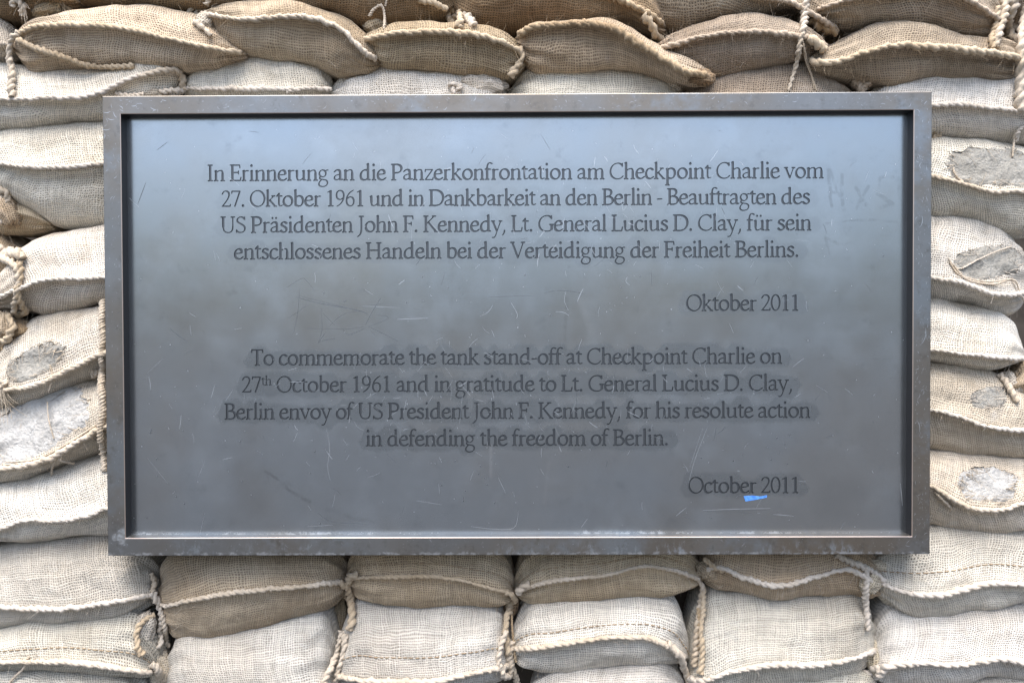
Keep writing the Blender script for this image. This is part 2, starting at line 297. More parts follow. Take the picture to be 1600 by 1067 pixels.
LINES = [  # text, left px, right px, baseline px at the left and at the right, how strongly the metal round it is darkened
    ("In Erinnerung an die Panzerkonfrontation am Checkpoint Charlie vom", 325, 1289, 283, 279.3, .18),
    ("27. Oktober 1961 und in Dankbarkeit an den Berlin - Beauftragten des", 347, 1268, 323.5, 319.5, .22),
    ("US Präsidenten John F. Kennedy, Lt. General Lucius D. Clay, für sein", 346, 1270, 364, 360.5, .3),
    ("entschlossenes Handeln bei der Verteidigung der Freiheit Berlins.", 367, 1251, 405.5, 402, .5),
    ("Oktober 2011", 1073, 1252, 486, 485.5, .6),
    ("To commemorate the tank stand-off at Checkpoint Charlie on", 394, 1224, 571, 568.5, 1.),
    ("27^th October 1961 and in gratitude to Lt. General Lucius D. Clay,", 379, 1240, 613, 610.7, 1.),
    ("Berlin envoy of US President John F. Kennedy, for his resolute action", 352, 1268, 655, 653, 1.),
    ("in defending the freedom of Berlin.", 573, 1047, 697, 696, 1.),
    ("October 2011", 1076, 1252, 770.5, 770, .8)]
def panel_mat():
    n, ob, c, r, x, z = metal('patinated_bronze', (.43, .47, .505), (.44, .455, .46), .23)
    wob = n.vec('SUBTRACT', n.noise(ob, 16., 3, .6, True), (.5, .5, .5)); P = n.vec('ADD', ob, n.vec('SCALE', wob, scale=.034))
    halo = None; wx, wy, wz = n.sep(n.vec('ADD', ob, n.vec('SCALE', wob, scale=.013)))[:3]; tk = n.math('MULTIPLY_ADD', n.noise(ob, 38., 4, .65), .014, -.007)
    for (x0_, x1_, zb_, prof), ln__ in zip(PROFILE, LINES):     # the darkened metal follows the outline of each line of letters
        q = None
        for up in (0, 1):
            fc = n.N.new('ShaderNodeFloatCurve'); cv = fc.mapping.curves[0]; xs_ = np.linspace(0, 1, len(prof))
            fc.mapping.clip_min_x, fc.mapping.clip_max_x, fc.mapping.clip_min_y, fc.mapping.clip_max_y = 0, 1, 0, 1
            cv.points[0].location = (0, prof[0][up]); cv.points[-1].location = (1, prof[-1][up])
            for a_, v_ in list(zip(xs_, prof))[1:-1]: cv.points.new(float(a_), float(v_[up]))
            fc.mapping.update()
            n.put(fc.inputs['Value'], n.math('DIVIDE', n.math('SUBTRACT', wx, x0_), x1_-x0_, clamp=True))
            e_ = n.math('MULTIPLY_ADD', fc.outputs[0], 2*EM, zb_-Z0-EM)
            dd = n.math('SUBTRACT', wz, e_) if up else n.math('SUBTRACT', e_, wz); q = dd if q is None else n.math('MAXIMUM', q, dd)
        q = n.math('MULTIPLY', n.step(n.math('ADD', q, tk), -.0042, .0030, 1., 0.), ln__[5]); halo = q if halo is None else n.math('MAXIMUM', halo, q)
    soft = None                              # wiped smears and rubbed-off writing
    for a, b, k, wd in ((( 885, 465), (884, 545), .5, 4), ((1294, 268), (1299, 322), .7, 4), ((1297, 270), (1312, 306), .5, 3), ((1316, 274), (1318, 330), .6, 4), ((1300, 300), (1317, 303), .5, 3), ((1338, 292), (1356, 322), .6, 4), ((1357, 290), (1340, 326), .6, 4),
                        ((1376, 278), (1396, 276), .6, 4), ((1376, 280), (1372, 300), .6, 4), ((1372, 302), (1394, 318), .6, 5), ((1394, 318), (1376, 326), .5, 4), ((1404, 282), (1408, 318), .4, 4), ((1288, 350), (1340, 345), .7, 2), ((1340, 345), (1402, 347), .4, 3), ((1290, 370), (1296, 398), .6, 3), ((1292, 372), (1312, 384), .5, 3), ((1312, 384), (1332, 378), .4, 3),
                        ((415, 737), (440, 752), .8, 3), ((442, 755), (450, 766), .9, 4), ((452, 768), (486, 784), .8, 4), ((510, 796), (585, 815), .4, 4)):
        q = n.math('MULTIPLY', n.step(seg(n, n.vec('ADD', ob, n.vec('SCALE', wob, scale=.016)), loc(*a), loc(*b)), .0004*wd, .0011*wd, 1., 0.), k)
        soft = q if soft is None else n.math('MAXIMUM', soft, q)
    m = halo; c = n.mix(n.math('MULTIPLY', n.math('MULTIPLY', soft, n.step(n.noise(ob, 95., 4, .65), .36, .60)), .62), c, (.24, .255, .265))
    c = n.mix(n.math('MULTIPLY', m, .60), c, (.25, .27, .285)); r = n.math('MULTIPLY_ADD', m, .05, r)
    lit = None                               # polished streaks
    for a, b, k, wd in (((767, 696), (767, 745), .8, 3), ((906, 470), (925, 520), .25, 7), ((858, 720), (850, 785), .3, 3), ((735, 600), (735, 640), .3, 5), ((1406, 730), (1410, 800), .4, 3)):
        q = n.math('MULTIPLY', n.step(seg(n, ob, loc(*a), loc(*b)), .0003*wd, .0012*wd, 1., 0.), k); lit = q if lit is None else n.math('MAXIMUM', lit, q)
    c = n.mix(n.math('MULTIPLY', lit, .6), c, (.62, .64, .66))
    # limescale along the lower edge
    e = n.math('ADD', z, n.math('MULTIPLY_ADD', n.noise(ob, 60., 5, .7), .014, -.007))
    cr = n.math('MULTIPLY', n.step(e, .0275, .0335, 1., 0.), n.step(n.noise(ob, 130., 4, .7), .42, .6))
    cr = n.math('MULTIPLY', cr, n.step(n.noise(ob, 8., 3), .44, .62))
    c = n.mix(n.math('MULTIPLY', cr, .6), c, (.45, .49, .53)); r = n.math('MULTIPLY_ADD', cr, .35, r)
    met = n.math('MULTIPLY_ADD', cr, -.7, .96)
    dn = n.noise(ob, 7., 2); nb = n.bump(dn, .05, .004)
    return n.out(Base_Color=c, Metallic=met, Roughness=r, Normal=nb)
def frame_mat():
    n, ob, c, r, x, z = metal('bronze_frame', (.25, .255, .255), (.25, .215, .175), .36)
    edge = n.step(z, .03, .0, 0., 1.); sp = n.noise(n.comb(n.math('MULTIPLY', x, 1.2), n.math('MULTIPLY', z, .5), 0.), 60., 5, .75)
    c = n.mix(n.math('MULTIPLY', n.step(n.noise(ob, 9., 5, .7), .5, .68), .55), c, (.30, .335, .365)); c = n.mix(n.math('MULTIPLY', n.step(n.noise(ob, 55., 5, .75), .54, .68), .45), c, (.15, .14, .125))
    pat = n.math('MULTIPLY', n.step(n.noise(ob, 7., 3), .46, .62), edge)
    c = n.mix(n.math('MULTIPLY', n.math('MULTIPLY', n.step(sp, .5, .66), pat), .8), c, (.50, .55, .60))
    low = n.math('MULTIPLY', n.step(n.math('ADD', z, n.math('MULTIPLY_ADD', n.noise(ob, 110., 4, .7), .012, -.006)), .002, .006, 1., 0.), n.step(n.noise(ob, 90., 4, .7), .45, .6))
    c = n.mix(n.math('MULTIPLY', low, .7), c, (.62, .63, .64))
    corner = n.step(n.math('ADD', n.vec('DISTANCE', ob, tuple(loc(190, 838, 0))), n.math('MULTIPLY_ADD', n.noise(ob, 95., 5, .75), .05, -.025)), .004, .014, 1., 0.)
    c = n.mix(n.math('MULTIPLY', n.math('MULTIPLY', corner, n.step(n.noise(ob, 210., 4, .7), .38, .62)), .7), c, (.40, .43, .45))
    geo = n.N.new('ShaderNodeNewGeometry').outputs['Pointiness']
    fine = n.noise(ob, 210., 4, .7); tt = n.step(fine, .62, .72)
    c = n.mix(n.math('MULTIPLY', tt, .4), c, (.5, .5, .5))
    return n.out(Base_Color=c, Metallic=.92, Roughness=n.math('ADD', r, n.math('MULTIPLY', corner, .3)), Normal=n.bump(fine, .08, .001))
def plain(name, c, metallic, rough):
    return NB(name).out(Base_Color=c, Metallic=metallic, Roughness=rough)
M_FRAME = frame_mat()
M_CUT_SHADE = plain('cut_wall_shade', (.07, .077, .084), .9, .36)  # letter walls: their occlusion shade is put into this dark colour
M_LET = plain('letter_patina', (.125, .135, .145), .9, .38)
M_REVEAL_SHADE = plain('reveal_shade', (.010, .010, .012), 0., .55)  # recess shade painted on the top and side reveals, bottom ledge left plain
M_EDGE = plain('rubbed_edge', (.62, .50, .42), .9, .35)
M_SCR, M_SCD = plain('bright_scratch', (.64, .67, .70), .9, .42), plain('dark_scratch', (.16, .175, .185), .8, .5)
fv, ff = rounded_frame()
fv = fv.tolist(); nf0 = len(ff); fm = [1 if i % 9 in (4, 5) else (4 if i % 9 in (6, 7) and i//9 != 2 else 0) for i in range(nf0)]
def frame_scratch(x, z, a, L, wd, bend, mi):
    s = np.linspace(-1, 1, 6); px_ = x+math.cos(a)*L*s/2-math.sin(a)*bend*L*(s*s-.3); pz = z+math.sin(a)*L*s/2+math.cos(a)*bend*L*(s*s-.3)
    tw = np.sin(np.linspace(.15, math.pi-.15, 6))*wd/2; b0 = len(fv); lf = -.0001-len(fv)*1e-9
    for k in (1, -1): fv.extend([[q-math.sin(a)*k*u, lf, r+math.cos(a)*k*u] for q, r, u in zip(px_, pz, tw)])
    for i in range(5): ff.append([b0+i+6, b0+i+7, b0+i+1, b0+i]); fm.append(mi)
for _ in range(620):
    side = random.choice('ttlrrrb'); q = random.uniform(.003, .0245); L = random.choice((.001, .0015, .002, .003, .005, .008)); mi = 2 if random.random() < .85 else 3
    if side in 'tb': x, z = random.uniform(-PW/2+.01, PW/2-.01), (PH/2-q if side == 't' else -PH/2+q)
    else: z, x = random.uniform(-PH/2+.01, PH/2-.01), (PW/2-q)*(1 if side == 'r' else -1)
    L = min(L, 1.6*min(q-.0012, .0275-q) if side in 'tblr' else L); a = random.gauss(0 if side in 'tb' else 1.57, .7)
    frame_scratch(x, z+ZC, a, max(L, .0006), random.choice((.00022, .0003, .0004, .0005)), random.uniform(-.25, .25), mi)
for x, z, a, L in ((-.643, .337, .1, .012), (-.631, .333, -1.1, .011), (-.637, .326, -.15, .012), (-.62, .345, 2.4, .008), (-.600, .347, .2, .009), (-.57, .342, -.4, .011), (-.645, .310, 0., .014), (-.647, .30, 1.5, .009), (.635, .16, 1.4, .02), (.64, -.02, 1.3, .03), (.632, -.16, 1.8, .02)):
    frame_scratch(x, z+ZC, a, L, .0006, .15, 2)
fr = mesh_obj('frame', fv, ff, [M_FRAME, M_EDGE, M_SCR, M_SCD, M_REVEAL_SHADE], plaque, smooth=False, org=ORG)
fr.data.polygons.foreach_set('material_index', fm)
# --- panel sheet with the letters cut into it
class Sheet:
    def __init__(s): s.V, s.F, s.M, s.n = [], [], [], 0
    def add(s, V, F, m=0):
        s.V.append(np.asarray(V, float)); s.F += [[i+s.n for i in f] for f in F]; s.M += [m]*len(F); s.n += len(V)
panel, IW = Sheet(), PW/2-.0275
IZ = PH/2-.0275
EM = .0378; XS = .905; INSET = .0145; DEPTH = .0013
CACHE = {}
def glyph(ch):
    if ch not in CACHE:
        adv, st = G[ch]; x = np.arange(-.14, adv+.16, .0125); y = np.arange(-.33, .83, .0125); X, Y = np.meshgrid(x, y)
        Fo, Fi = field(st, 0, X, Y), field(st, INSET, X, Y)
        CACHE[ch] = (adv, x, y, Fo, Fi, contours(Fo, x, y), contours(Fi, x, y))
    return CACHE[ch]
def thin(lp, tol=.0022):
    """drop points that lie on a straight run"""
    P = np.array(lp); keep = [0]
    for i in range(1, len(P)-1):
        a, b, c = P[keep[-1]], P[i], P[i+1]; d = c-a; L = np.hypot(*d)
        if L > .09 or abs(d[0]*(b-a)[1]-d[1]*(b-a)[0])/max(L, 1e-9) > tol: keep.append(i)
    return P[keep]
def inside(F, x, y, p):
    j = np.clip((p[:, 0]-x[0])/.0125, 0, len(x)-1.001); i = np.clip((p[:, 1]-y[0])/.0125, 0, len(y)-1.001)
    j0, i0 = j.astype(int), i.astype(int); a, b = j-j0, i-i0
    v = (F[i0, j0]*(1-a)+F[i0, j0+1]*a)*(1-b)+(F[i0+1, j0]*(1-a)+F[i0+1, j0+1]*a)*b
    return np.where((p[:, 0] < x[0]) | (p[:, 0] > x[-1]) | (p[:, 1] < y[0]) | (p[:, 1] > y[-1]), 9, v)
floors = []; cells = []; PROFILE = []
for text, xl, xr, yl, yr, k in LINES:
    A, B = at(xl, yl, DP), at(xr, yr, DP); width = (B-A).length; zb = (A.z+B.z)/2
    items, i, x0 = [], 0, 0.
    toks = []
    while i < len(text):
        if text[i] == '^': toks += [(text[i+1], .58), (text[i+2], .58)]; i += 3
        else: toks.append((text[i], 1.)); i += 1
    nat = sum((.25 if c == ' ' else G[c][0]*s) for c, s in toks)*XS*EM
    tr = (width+.02*EM-nat)/(len(toks)-1); cx = A.x-.06*EM*XS
    V2, E, lev, placed = [], [], [], []
    for c, s in toks:
        if c == ' ': cx += .25*XS*EM+tr; continue
        adv, gx, gy, Fo, Fi, Lo, Li = glyph(c); dz = .30*EM if s < 1 else 0
        sx, sz, ox, oz = EM*XS*s, EM*s, cx, zb+dz+random.uniform(-1, 1)*.0001
        placed.append((c, sx, sz, ox, oz))
        for L, lv in ((Lo, 0), (Li, 1)):
            for lp in L:
                P = thin(lp)
                if len(P) < 4: continue
                b0 = len(V2); V2 += [(ox+px_*sx, oz+pz_*sz) for px_, pz_ in P]; lev += [lv]*len(P)
                E += [(b0+q, b0+(q+1) % len(P)) for q in range(len(P))]
        cx += adv*XS*EM*s+tr*(1 if s == 1 else .6)
    pr = []; X0_, X1_ = A.x-.8*EM, B.x+.8*EM; N_ = int((X1_-X0_)/(.32*EM))
    for q in np.linspace(X0_, X1_, N_):
        near = [c for c, sx, sz, ox, oz in placed if ox-.08*EM < q < ox+G[c][0]*sx+.08*EM]
        if near: pr.append((max(.02, .5+.5*(-.17+min(DSC if c in 'gpyJ,' else 0 for c in near)*.9)), .5+.5*(.18+max(CAP if (c.isupper() or c.isdigit() or c in 'bdfhklit') else (.45 if c not in '.,-' else .35) for c in near))))
        elif X0_+.5*EM < q < X1_-.5*EM: pr.append((.5-.07, .5+.30))
        else: pr.append((.62, .58))
    PROFILE.append((X0_, X1_, zb, pr))
    bx0, bx1, bz0, bz1 = A.x-.006, B.x+.006, zb-.292*EM, zb+.757*EM
    b0 = len(V2); V2 += [(bx0, bz0), (bx1, bz0), (bx1, bz1), (bx0, bz1)]; lev += [0]*4; E += [(b0, b0+1), (b0+1, b0+2), (b0+2, b0+3), (b0+3, b0)]
    cells.append((bx0, bx1, bz0, bz1))
    ov, oe, of, ovi, _, _ = geometry.delaunay_2d_cdt([Vector(p) for p in V2], E, [], 0, 1e-7, True)
    P = np.array([tuple(v) for v in ov]); T = np.array([tuple(f) for f in of if len(f) == 3])
    lv = np.zeros(len(P), int)
    for q, o in enumerate(ovi):
        if o: lv[q] = max(lev[a] for a in o)
    C = P[T].mean(1); fi, fo = np.full(len(T), 9.), np.full(len(T), 9.)
    for c, sx, sz, ox, oz in placed:
        adv, gx, gy, Fo, Fi, _, _ = CACHE[c]
        near = np.nonzero((C[:, 0] > ox-.2*sx) & (C[:, 0] < ox+(adv+.2)*sx))[0]
        q = (C[near]-(ox, oz))/(sx, sz)
        fi[near] = np.minimum(fi[near], inside(Fi, gx, gy, q)); fo[near] = np.minimum(fo[near], inside(Fo, gx, gy, q))
    allin = (lv[T] == 1).all(1); fl = allin & (fi < 0)
    W = np.stack([P[:, 0], np.where(lv == 1, DP+DEPTH, DP), P[:, 1]], 1)
    Tf = T[:, ::1]
    wall_ = (lv[T] == 1).any(1); panel.add(W, T[~fl & ~wall_].tolist()); panel.add(W, T[~fl & wall_].tolist(), 4)
    floors.append((text, W, T[fl]))
# the plain metal round the lines: horizontal bands split by the line cells
zs = sorted({-IZ+ZC, IZ+ZC} | {c[2] for c in cells} | {c[3] for c in cells})
cells_top = sorted(cells, key=lambda c: -c[3])
top = IZ+ZC
def rect(x0, x1, z0, z1):
    if z1-z0 > 1e-6 and x1-x0 > 1e-6: panel.add([(x0, DP, z0), (x1, DP, z0), (x1, DP, z1), (x0, DP, z1)], [[0, 1, 2, 3]])
for x0, x1, z0, z1 in cells_top:
    rect(-IW, IW, z1, top); rect(-IW, x0, z0, z1); rect(x1, IW, z0, z1); top = z0
rect(-IW, IW, -IZ+ZC, top)
b = [(-IW, DP+.012, -IZ+ZC), (IW, DP+.012, -IZ+ZC), (IW, DP+.012, IZ+ZC), (-IW, DP+.012, IZ+ZC)]
panel.add(b, [[3, 2, 1, 0]])
def ribbon(pts, wd, mi, lift=.00015):
    """a scratch: a narrow ribbon on the panel following px points, tapering at both ends"""
    P = np.array([np.array(loc(x, y))+ORG for x, y in pts]); P[:, 1] = DP-lift
    d = np.gradient(P, axis=0); nn = np.stack([-d[:, 2], 0*d[:, 0], d[:, 0]], 1); nn /= np.maximum(np.linalg.norm(nn, axis=1), 1e-9)[:, None]
    tw = np.sin(np.linspace(.12, math.pi-.12, len(P)))[:, None]**.5*wd/2
    V = np.concatenate([P+nn*tw, P-nn*tw]); m = len(P)
    panel.add(V, [[i, i+1, m+i+1, m+i] for i in range(m-1)], mi)
def curve(pts, n=10):
    P = np.array(pts, float); t = np.linspace(0, len(P)-1, (len(P)-1)*n+1)
    out = []
    for q in t:
        i = min(int(q), len(P)-2); f = q-i; p0, p1, p2, p3 = P[max(i-1, 0)], P[i], P[i+1], P[min(i+2, len(P)-1)]
        out.append(.5*((2*p1)+(-p0+p2)*f+(2*p0-5*p1+4*p2-p3)*f*f+(-p0+3*p1-3*p2+p3)*f**3))
    return np.array(out)
lift = [0.00012]
def scratch(pts, wd, mi):
    lift[0] += 2e-7; ribbon(curve(pts, 5) if len(pts) > 2 else np.linspace(pts[0], pts[1], 5), wd*.001, mi, lift[0])
D, L_ = 2, 1
for p, wd, mi in [([(265, 513), (278, 524), (293, 534)], 1.0, D), ([(765, 464), (800, 463), (832, 462)], .6, D), ([(850, 458), (868, 454)], .6, D), ([(870, 454), (890, 455), (912, 459)], 1.1, D),
    ([(1098, 797), (1150, 795), (1204, 794)], .9, L_), ([(1100, 798.5), (1202, 796)], .5, D), ([(1056, 806), (1072, 793)], .9, L_), ([(1208, 803), (1240, 806)], .8, L_), ([(949, 719), (947, 731)], .9, D),
    ([(510, 668), (515, 700), (512, 728), (516, 750)], .6, L_), ([(778, 745), (790, 770)], .6, L_), ([(735, 822), (770, 826), (803, 824), (810, 798)], .6, L_), ([(650, 782), (690, 788)], .6, L_),
    ([(908, 824), (918, 810)], .7, L_), ([(1105, 668), (1085, 720), (1075, 760)], .6, L_), ([(1098, 668), (1078, 730)], .4, L_), ([(888, 485), (882, 470), (884, 455)], .5, L_), ([(868, 487), (880, 488), (889, 493)], .7, L_),
    ([(980, 433), (978, 440), (984, 446)], .7, L_), ([(798, 472), (808, 490), (807, 498)], .6, L_), ([(750, 494), (762, 488), (770, 477)], .6, L_), ([(310, 845), (320, 800)], .3, L_), ([(620, 499), (668, 497)], .9, L_), ([(565, 478), (625, 481)], .5, L_),
    ([(845, 210), (860, 235)], .5, D), ([(245, 235), (262, 222)], .9, D), ([(215, 320), (228, 285)], 1.2, D), ([(495, 800), (520, 815), (575, 818)], .5, D), ([(230, 583), (255, 560)], .4, L_), ([(230, 715), (262, 755)], .4, L_), ([(330, 622), (336, 600)], .7, L_),
    ([(310, 745), (320, 720)], .4, L_), ([(1410, 790), (1407, 755)], 1.2, L_), ([(1068, 805), (1090, 816)], .4, D), ([(1160, 800), (1175, 803)], .5, D), ([(480, 822), (520, 820)], .5, L_), ([(1015, 680), (1050, 690)], .3, L_),
    # scratched scrawl at the left
    ([(447, 450), (470, 436), (478, 438), (492, 455)], .5, D), ([(462, 464), (500, 474), (560, 485), (575, 492)], 1.2, D), ([(466, 462), (530, 478), (575, 490)], .8, D), ([(468, 452), (465, 490), (458, 523)], .6, D), ([(450, 497), (465, 488), (480, 476)], .5, D),
    ([(502, 482), (503, 515), (497, 535)], .6, D), ([(505, 490), (525, 510)], .5, D), ([(480, 514), (545, 514), (570, 510)], .6, D), ([(515, 509), (535, 492), (560, 486)], .6, D), ([(497, 535), (510, 531), (525, 529)], 1.0, D), ([(497, 536), (508, 520)], 1.1, D),
    ([(595, 465), (580, 490), (571, 508)], 1.0, D), ([(566, 478), (600, 475)], .6, D), ([(575, 511), (607, 497), (590, 492)], .6, D), ([(535, 514), (545, 523), (572, 512)], .9, D), ([(575, 510), (600, 522), (623, 534)], .7, D), ([(537, 472), (541, 469)], 1.3, D)]:
    scratch(p, wd*(1.0 if mi == 2 else .7), mi)
for _ in range(760):                          # fine random wear, thickest round the English text
    if random.random() < .55: x, y = random.gauss(800, 240), random.gauss(630, 55)
    elif random.random() < .5: x, y = random.gauss(900, 230), random.gauss(365, 60)
    else: x, y = random.uniform(205, 1410), random.uniform(190, 830)
    if not (206 < x < 1412 and 192 < y < 828): continue
    a = random.gauss(1.35, .8); ln_ = random.choice((1.5, 2, 2, 3, 3, 4, 5, 6, 8, 11)); bend = random.gauss(0, .07)*ln_
    dx, dy = math.cos(a)*ln_, math.sin(a)*ln_
    scratch([(x-dx, y-dy), (x+dy*bend/ln_, y-dx*bend/ln_), (x+dx, y+dy)] if ln_ > 4 else [(x-dx/2, y-dy/2), (x+dx/2, y+dy/2)], random.choice((.2, .25, .3, .35, .45, .7)), 1 if random.random() < .8 else 2)
def blob(x, y, r, mi, sy=1.):
    c = loc(x, y)+ORG; n = 9; ph = random.random()*6; lift[0] += 2e-7
    V = [(c[0]+math.cos(a)*r*random.uniform(.7, 1.2), DP-lift[0], c[2]+math.sin(a)*r*sy*random.uniform(.7, 1.2)) for a in np.linspace(0, 2*math.pi, n, endpoint=False)]
    panel.add(V, [list(range(n))], mi)
M_PIT = plain('dark_spot', (.20, .215, .225), .9, .42)
SPOTS = [(236, 672), (286, 673), (245, 717), (246, 744), (275, 776), (288, 787), (235, 676), (375, 690), (492, 706), (485, 739), (378, 752), (751, 728), (757, 747), (748, 740), (761, 757), (727, 767), (724, 783), (773, 785), (888, 729), (1214, 684), (1234, 680), (1200, 700),
    (1205, 718), (1226, 694), (1146, 720), (1096, 715), (1218, 708), (1230, 725), (690, 718), (712, 720), (690, 758), (500, 818), (660, 433), (662, 471), (635, 473), (506, 458), (700, 450), (554, 436), (1380, 400), (1000, 432), (970, 450), (820, 430), (860, 492), (1245, 590)]
for x, y in SPOTS: blob(x, y, random.uniform(.0008, .0017), 3); blob(x-.6, y-.8, .0004, 1)
for _ in range(150):
    blob(random.uniform(206, 1412), random.uniform(192, 828), random.choice((.0003, .0004, .0005, .0008)), random.choice((1, 1, 3)))
for _ in range(45):                          # scuffs on the frame's face are in its material; chips along the lower lip here
    x = random.uniform(205, 1412); blob(x, 833+random.uniform(-2, 2), random.uniform(.0005, .0016), 1, .5)
M_PANEL = panel_mat()
V = np.concatenate(panel.V)
pn = mesh_obj('panel', V, panel.F, [M_PANEL, M_SCR, M_SCD, M_PIT, M_CUT_SHADE], plaque, smooth=False, org=ORG)
pn.data.polygons.foreach_set('material_index', panel.M)
NTH = ['first line of the German text', 'second line of the German text', 'third line of the German text', 'last line of the German text', 'date under the German text',
    'first line of the English text', 'second line of the English text', 'third line of the English text', 'short last line of the English text', 'date under the English text']
for (text, W, T), nth in zip(floors, NTH):
    used = np.unique(T); mp = np.zeros(len(W), int); mp[used] = np.arange(len(used))
    o = mesh_obj('inscription_line', W[used], mp[T].tolist(), M_LET, pn, smooth=False, org=ORG)
    tag(o, 'engraved '+nth)
mp_ = []
for x, y in ((1162, 775), (1175, 774), (1188, 775.5), (1199, 773.5), (1198, 777), (1188, 779), (1178, 781), (1165, 783)): p = loc(x, y, DP-.0006)+ORG; mp_.append(p)
nb_ = NB('blue_paint'); bt = nb_.noise(nb_.coord('Object'), 160., 4, .7); nb_.out(Base_Color=nb_.mix(nb_.step(bt, .35, .7), (.04, .17, .60), (.13, .36, .80)), Roughness=.5)
k = len(mp_); mq = [p+np.array((0, .0005, 0)) for p in mp_]
o = mesh_obj('paint_mark', mp_+mq, [list(range(k))]+[[i, (i+1) % k, k+(i+1) % k, k+i] for i in range(k)], nb_.m, pn, smooth=False, org=ORG)
tag(o, 'small smear of light blue paint under the last date')
# ------------------------------------------------------------------ sandbags
GROUP = 'burlap sandbags stacked in the wall'
def resample(st, n):
    """smooth curve through the traced stations: x, top edge, seam, bottom edge (pixels)"""
    A = np.array(st, float); x = A[:, 0]; t = np.concatenate([[0], np.cumsum(np.abs(np.diff(x)))]); t /= t[-1]
    q = np.linspace(0, 1, n); out = np.empty((n, A.shape[1]))
    h = np.diff(t)
    for c in range(A.shape[1]):
        y = A[:, c]; d = np.diff(y)/h; m = np.empty(len(y)); m[0], m[-1] = d[0], d[-1]
        m[1:-1] = (d[:-1]*h[1:]+d[1:]*h[:-1])/(h[:-1]+h[1:])
        i = np.clip(np.searchsorted(t, q, side='right')-1, 0, len(h)-1); s = (q-t[i])/h[i]
        out[:, c] = (2*s**3-3*s**2+1)*y[i]+(s**3-2*s**2+s)*h[i]*m[i]+(-2*s**3+3*s**2)*y[i+1]+(s**3-s**2)*h[i]*m[i+1]
    return out
def nz(P, s, seed):
    return np.array([noise.noise((a*s+seed, b*s-seed*.7, c*s+seed*.3)) for a, b, c in P])
def normals(P, wrap=True):
    du = np.gradient(P, axis=0); dv = (np.roll(P, -1, 1)-np.roll(P, 1, 1)); n = np.cross(du, dv)
    return n/np.maximum(np.linalg.norm(n, axis=2, keepdims=True), 1e-9)
PHI = np.concatenate([np.linspace(-math.pi/2, math.pi/2, 65), np.linspace(math.pi/2, 1.5*math.pi, 20)[1:-1]])
NP_ = len(PHI); J0 = 32                      # J0: the seam's row
ALLV, ALLF, NV = [], [], [0]
def rope(path, r, strands=2, pitch=4., sides=6, step=None, fray=.12, taper=0.):
    """twisted cord along a 3-D path"""
    P = np.asarray(path, float); L = np.concatenate([[0], np.cumsum(np.linalg.norm(np.diff(P, axis=0), axis=1))])
    n = max(6, int(L[-1]/(step or r*.42))); s = np.linspace(0, L[-1], n)
    C = np.stack([np.interp(s, L, P[:, k]) for k in range(3)], 1)
    T = np.gradient(C, axis=0); T /= np.maximum(np.linalg.norm(T, axis=1, keepdims=True), 1e-9)
    ref = np.array((0, -1., 0.)); N = ref-T*(T@ref)[:, None]; bad = np.linalg.norm(N, axis=1) < .15
    N[bad] = np.array((1., 0, 0))-T[bad]*T[bad][:, :1]; N /= np.linalg.norm(N, axis=1, keepdims=True); B = np.cross(T, N)
    V, F = [], []; ph0 = rng.uniform(0, 6.28); wv = np.cumsum(rng.normal(0, .11, n))
    for k in range(strands):
        th = s/(pitch*r)*2*math.pi+ph0+2*math.pi*k/strands+wv
        rr = r*(1+fray*np.sin(np.cumsum(rng.normal(0, .6, n)))+.12*rng.normal(0, 1, n)+fray*1.2*np.sin(s*rng.uniform(18, 34)+ph0))
        if taper: rr = rr*(1-taper*np.linspace(0, 1, n)**2)
        off = (.36 if pitch < 5 else .29) if strands > 1 else 0; sr = (.70 if pitch < 5 else .78) if strands == 2 else (.66 if strands > 2 else 1)
        c = C+(N*np.cos(th)[:, None]+B*np.sin(th)[:, None])*(rr*off)[:, None]
        b0 = len(V)
        for a in np.linspace(0, 2*math.pi, sides, endpoint=False)[::-1]: V.append(c+(N*math.cos(a)+B*math.sin(a))*(rr*sr)[:, None])
        # stored ring-by-ring below
        blk = np.stack(V[b0:], 1).reshape(-1, 3); V = V[:b0]+[blk]
    VV = np.concatenate(V); off = 0
    for k in range(strands):
        i = np.arange(n-1)[:, None]*sides; j = np.arange(sides)[None]
        a = off+i+j; b = off+i+(j+1) % sides
        F += np.stack([a, b, b+sides, a+sides], -1).reshape(-1, 4).tolist()
        F += [[off+q for q in range(sides)][::-1], [off+(n-1)*sides+q for q in range(sides)]]
        off += n*sides
    return VV, F
def hairs(B, D, ln_, r, sag=.6, seg_=4, curl=.5):
    """thin stray fibres: base points, directions, lengths"""
    n = len(B); D = D/np.maximum(np.linalg.norm(D, axis=1, keepdims=True), 1e-9)
    t = np.linspace(0, 1, seg_+1); q = rng.normal(0, curl, (n, 3)); V = np.empty((n, seg_+1, 3, 3))
    for i, a in enumerate(t):
        c = B+(D*a+q*a*a+np.array((0, 0, -sag))*a*a)*ln_[:, None]
        for k in range(3):
            an = 2*math.pi*k/3; V[:, i, k] = c+np.array((math.cos(an), .5*math.sin(an), math.sin(an)))*(r*(1-.6*a))[:, None]
    F = []; base = np.arange(n)*(seg_+1)*3
    for i in range(seg_):
        for k in range(3):
            F.append(np.stack([base+i*3+k, base+i*3+(k+1) % 3, base+i*3+3+(k+1) % 3, base+i*3+3+k], 1))
    return V.reshape(-1, 3), np.concatenate(F).tolist()
BAGS = {}
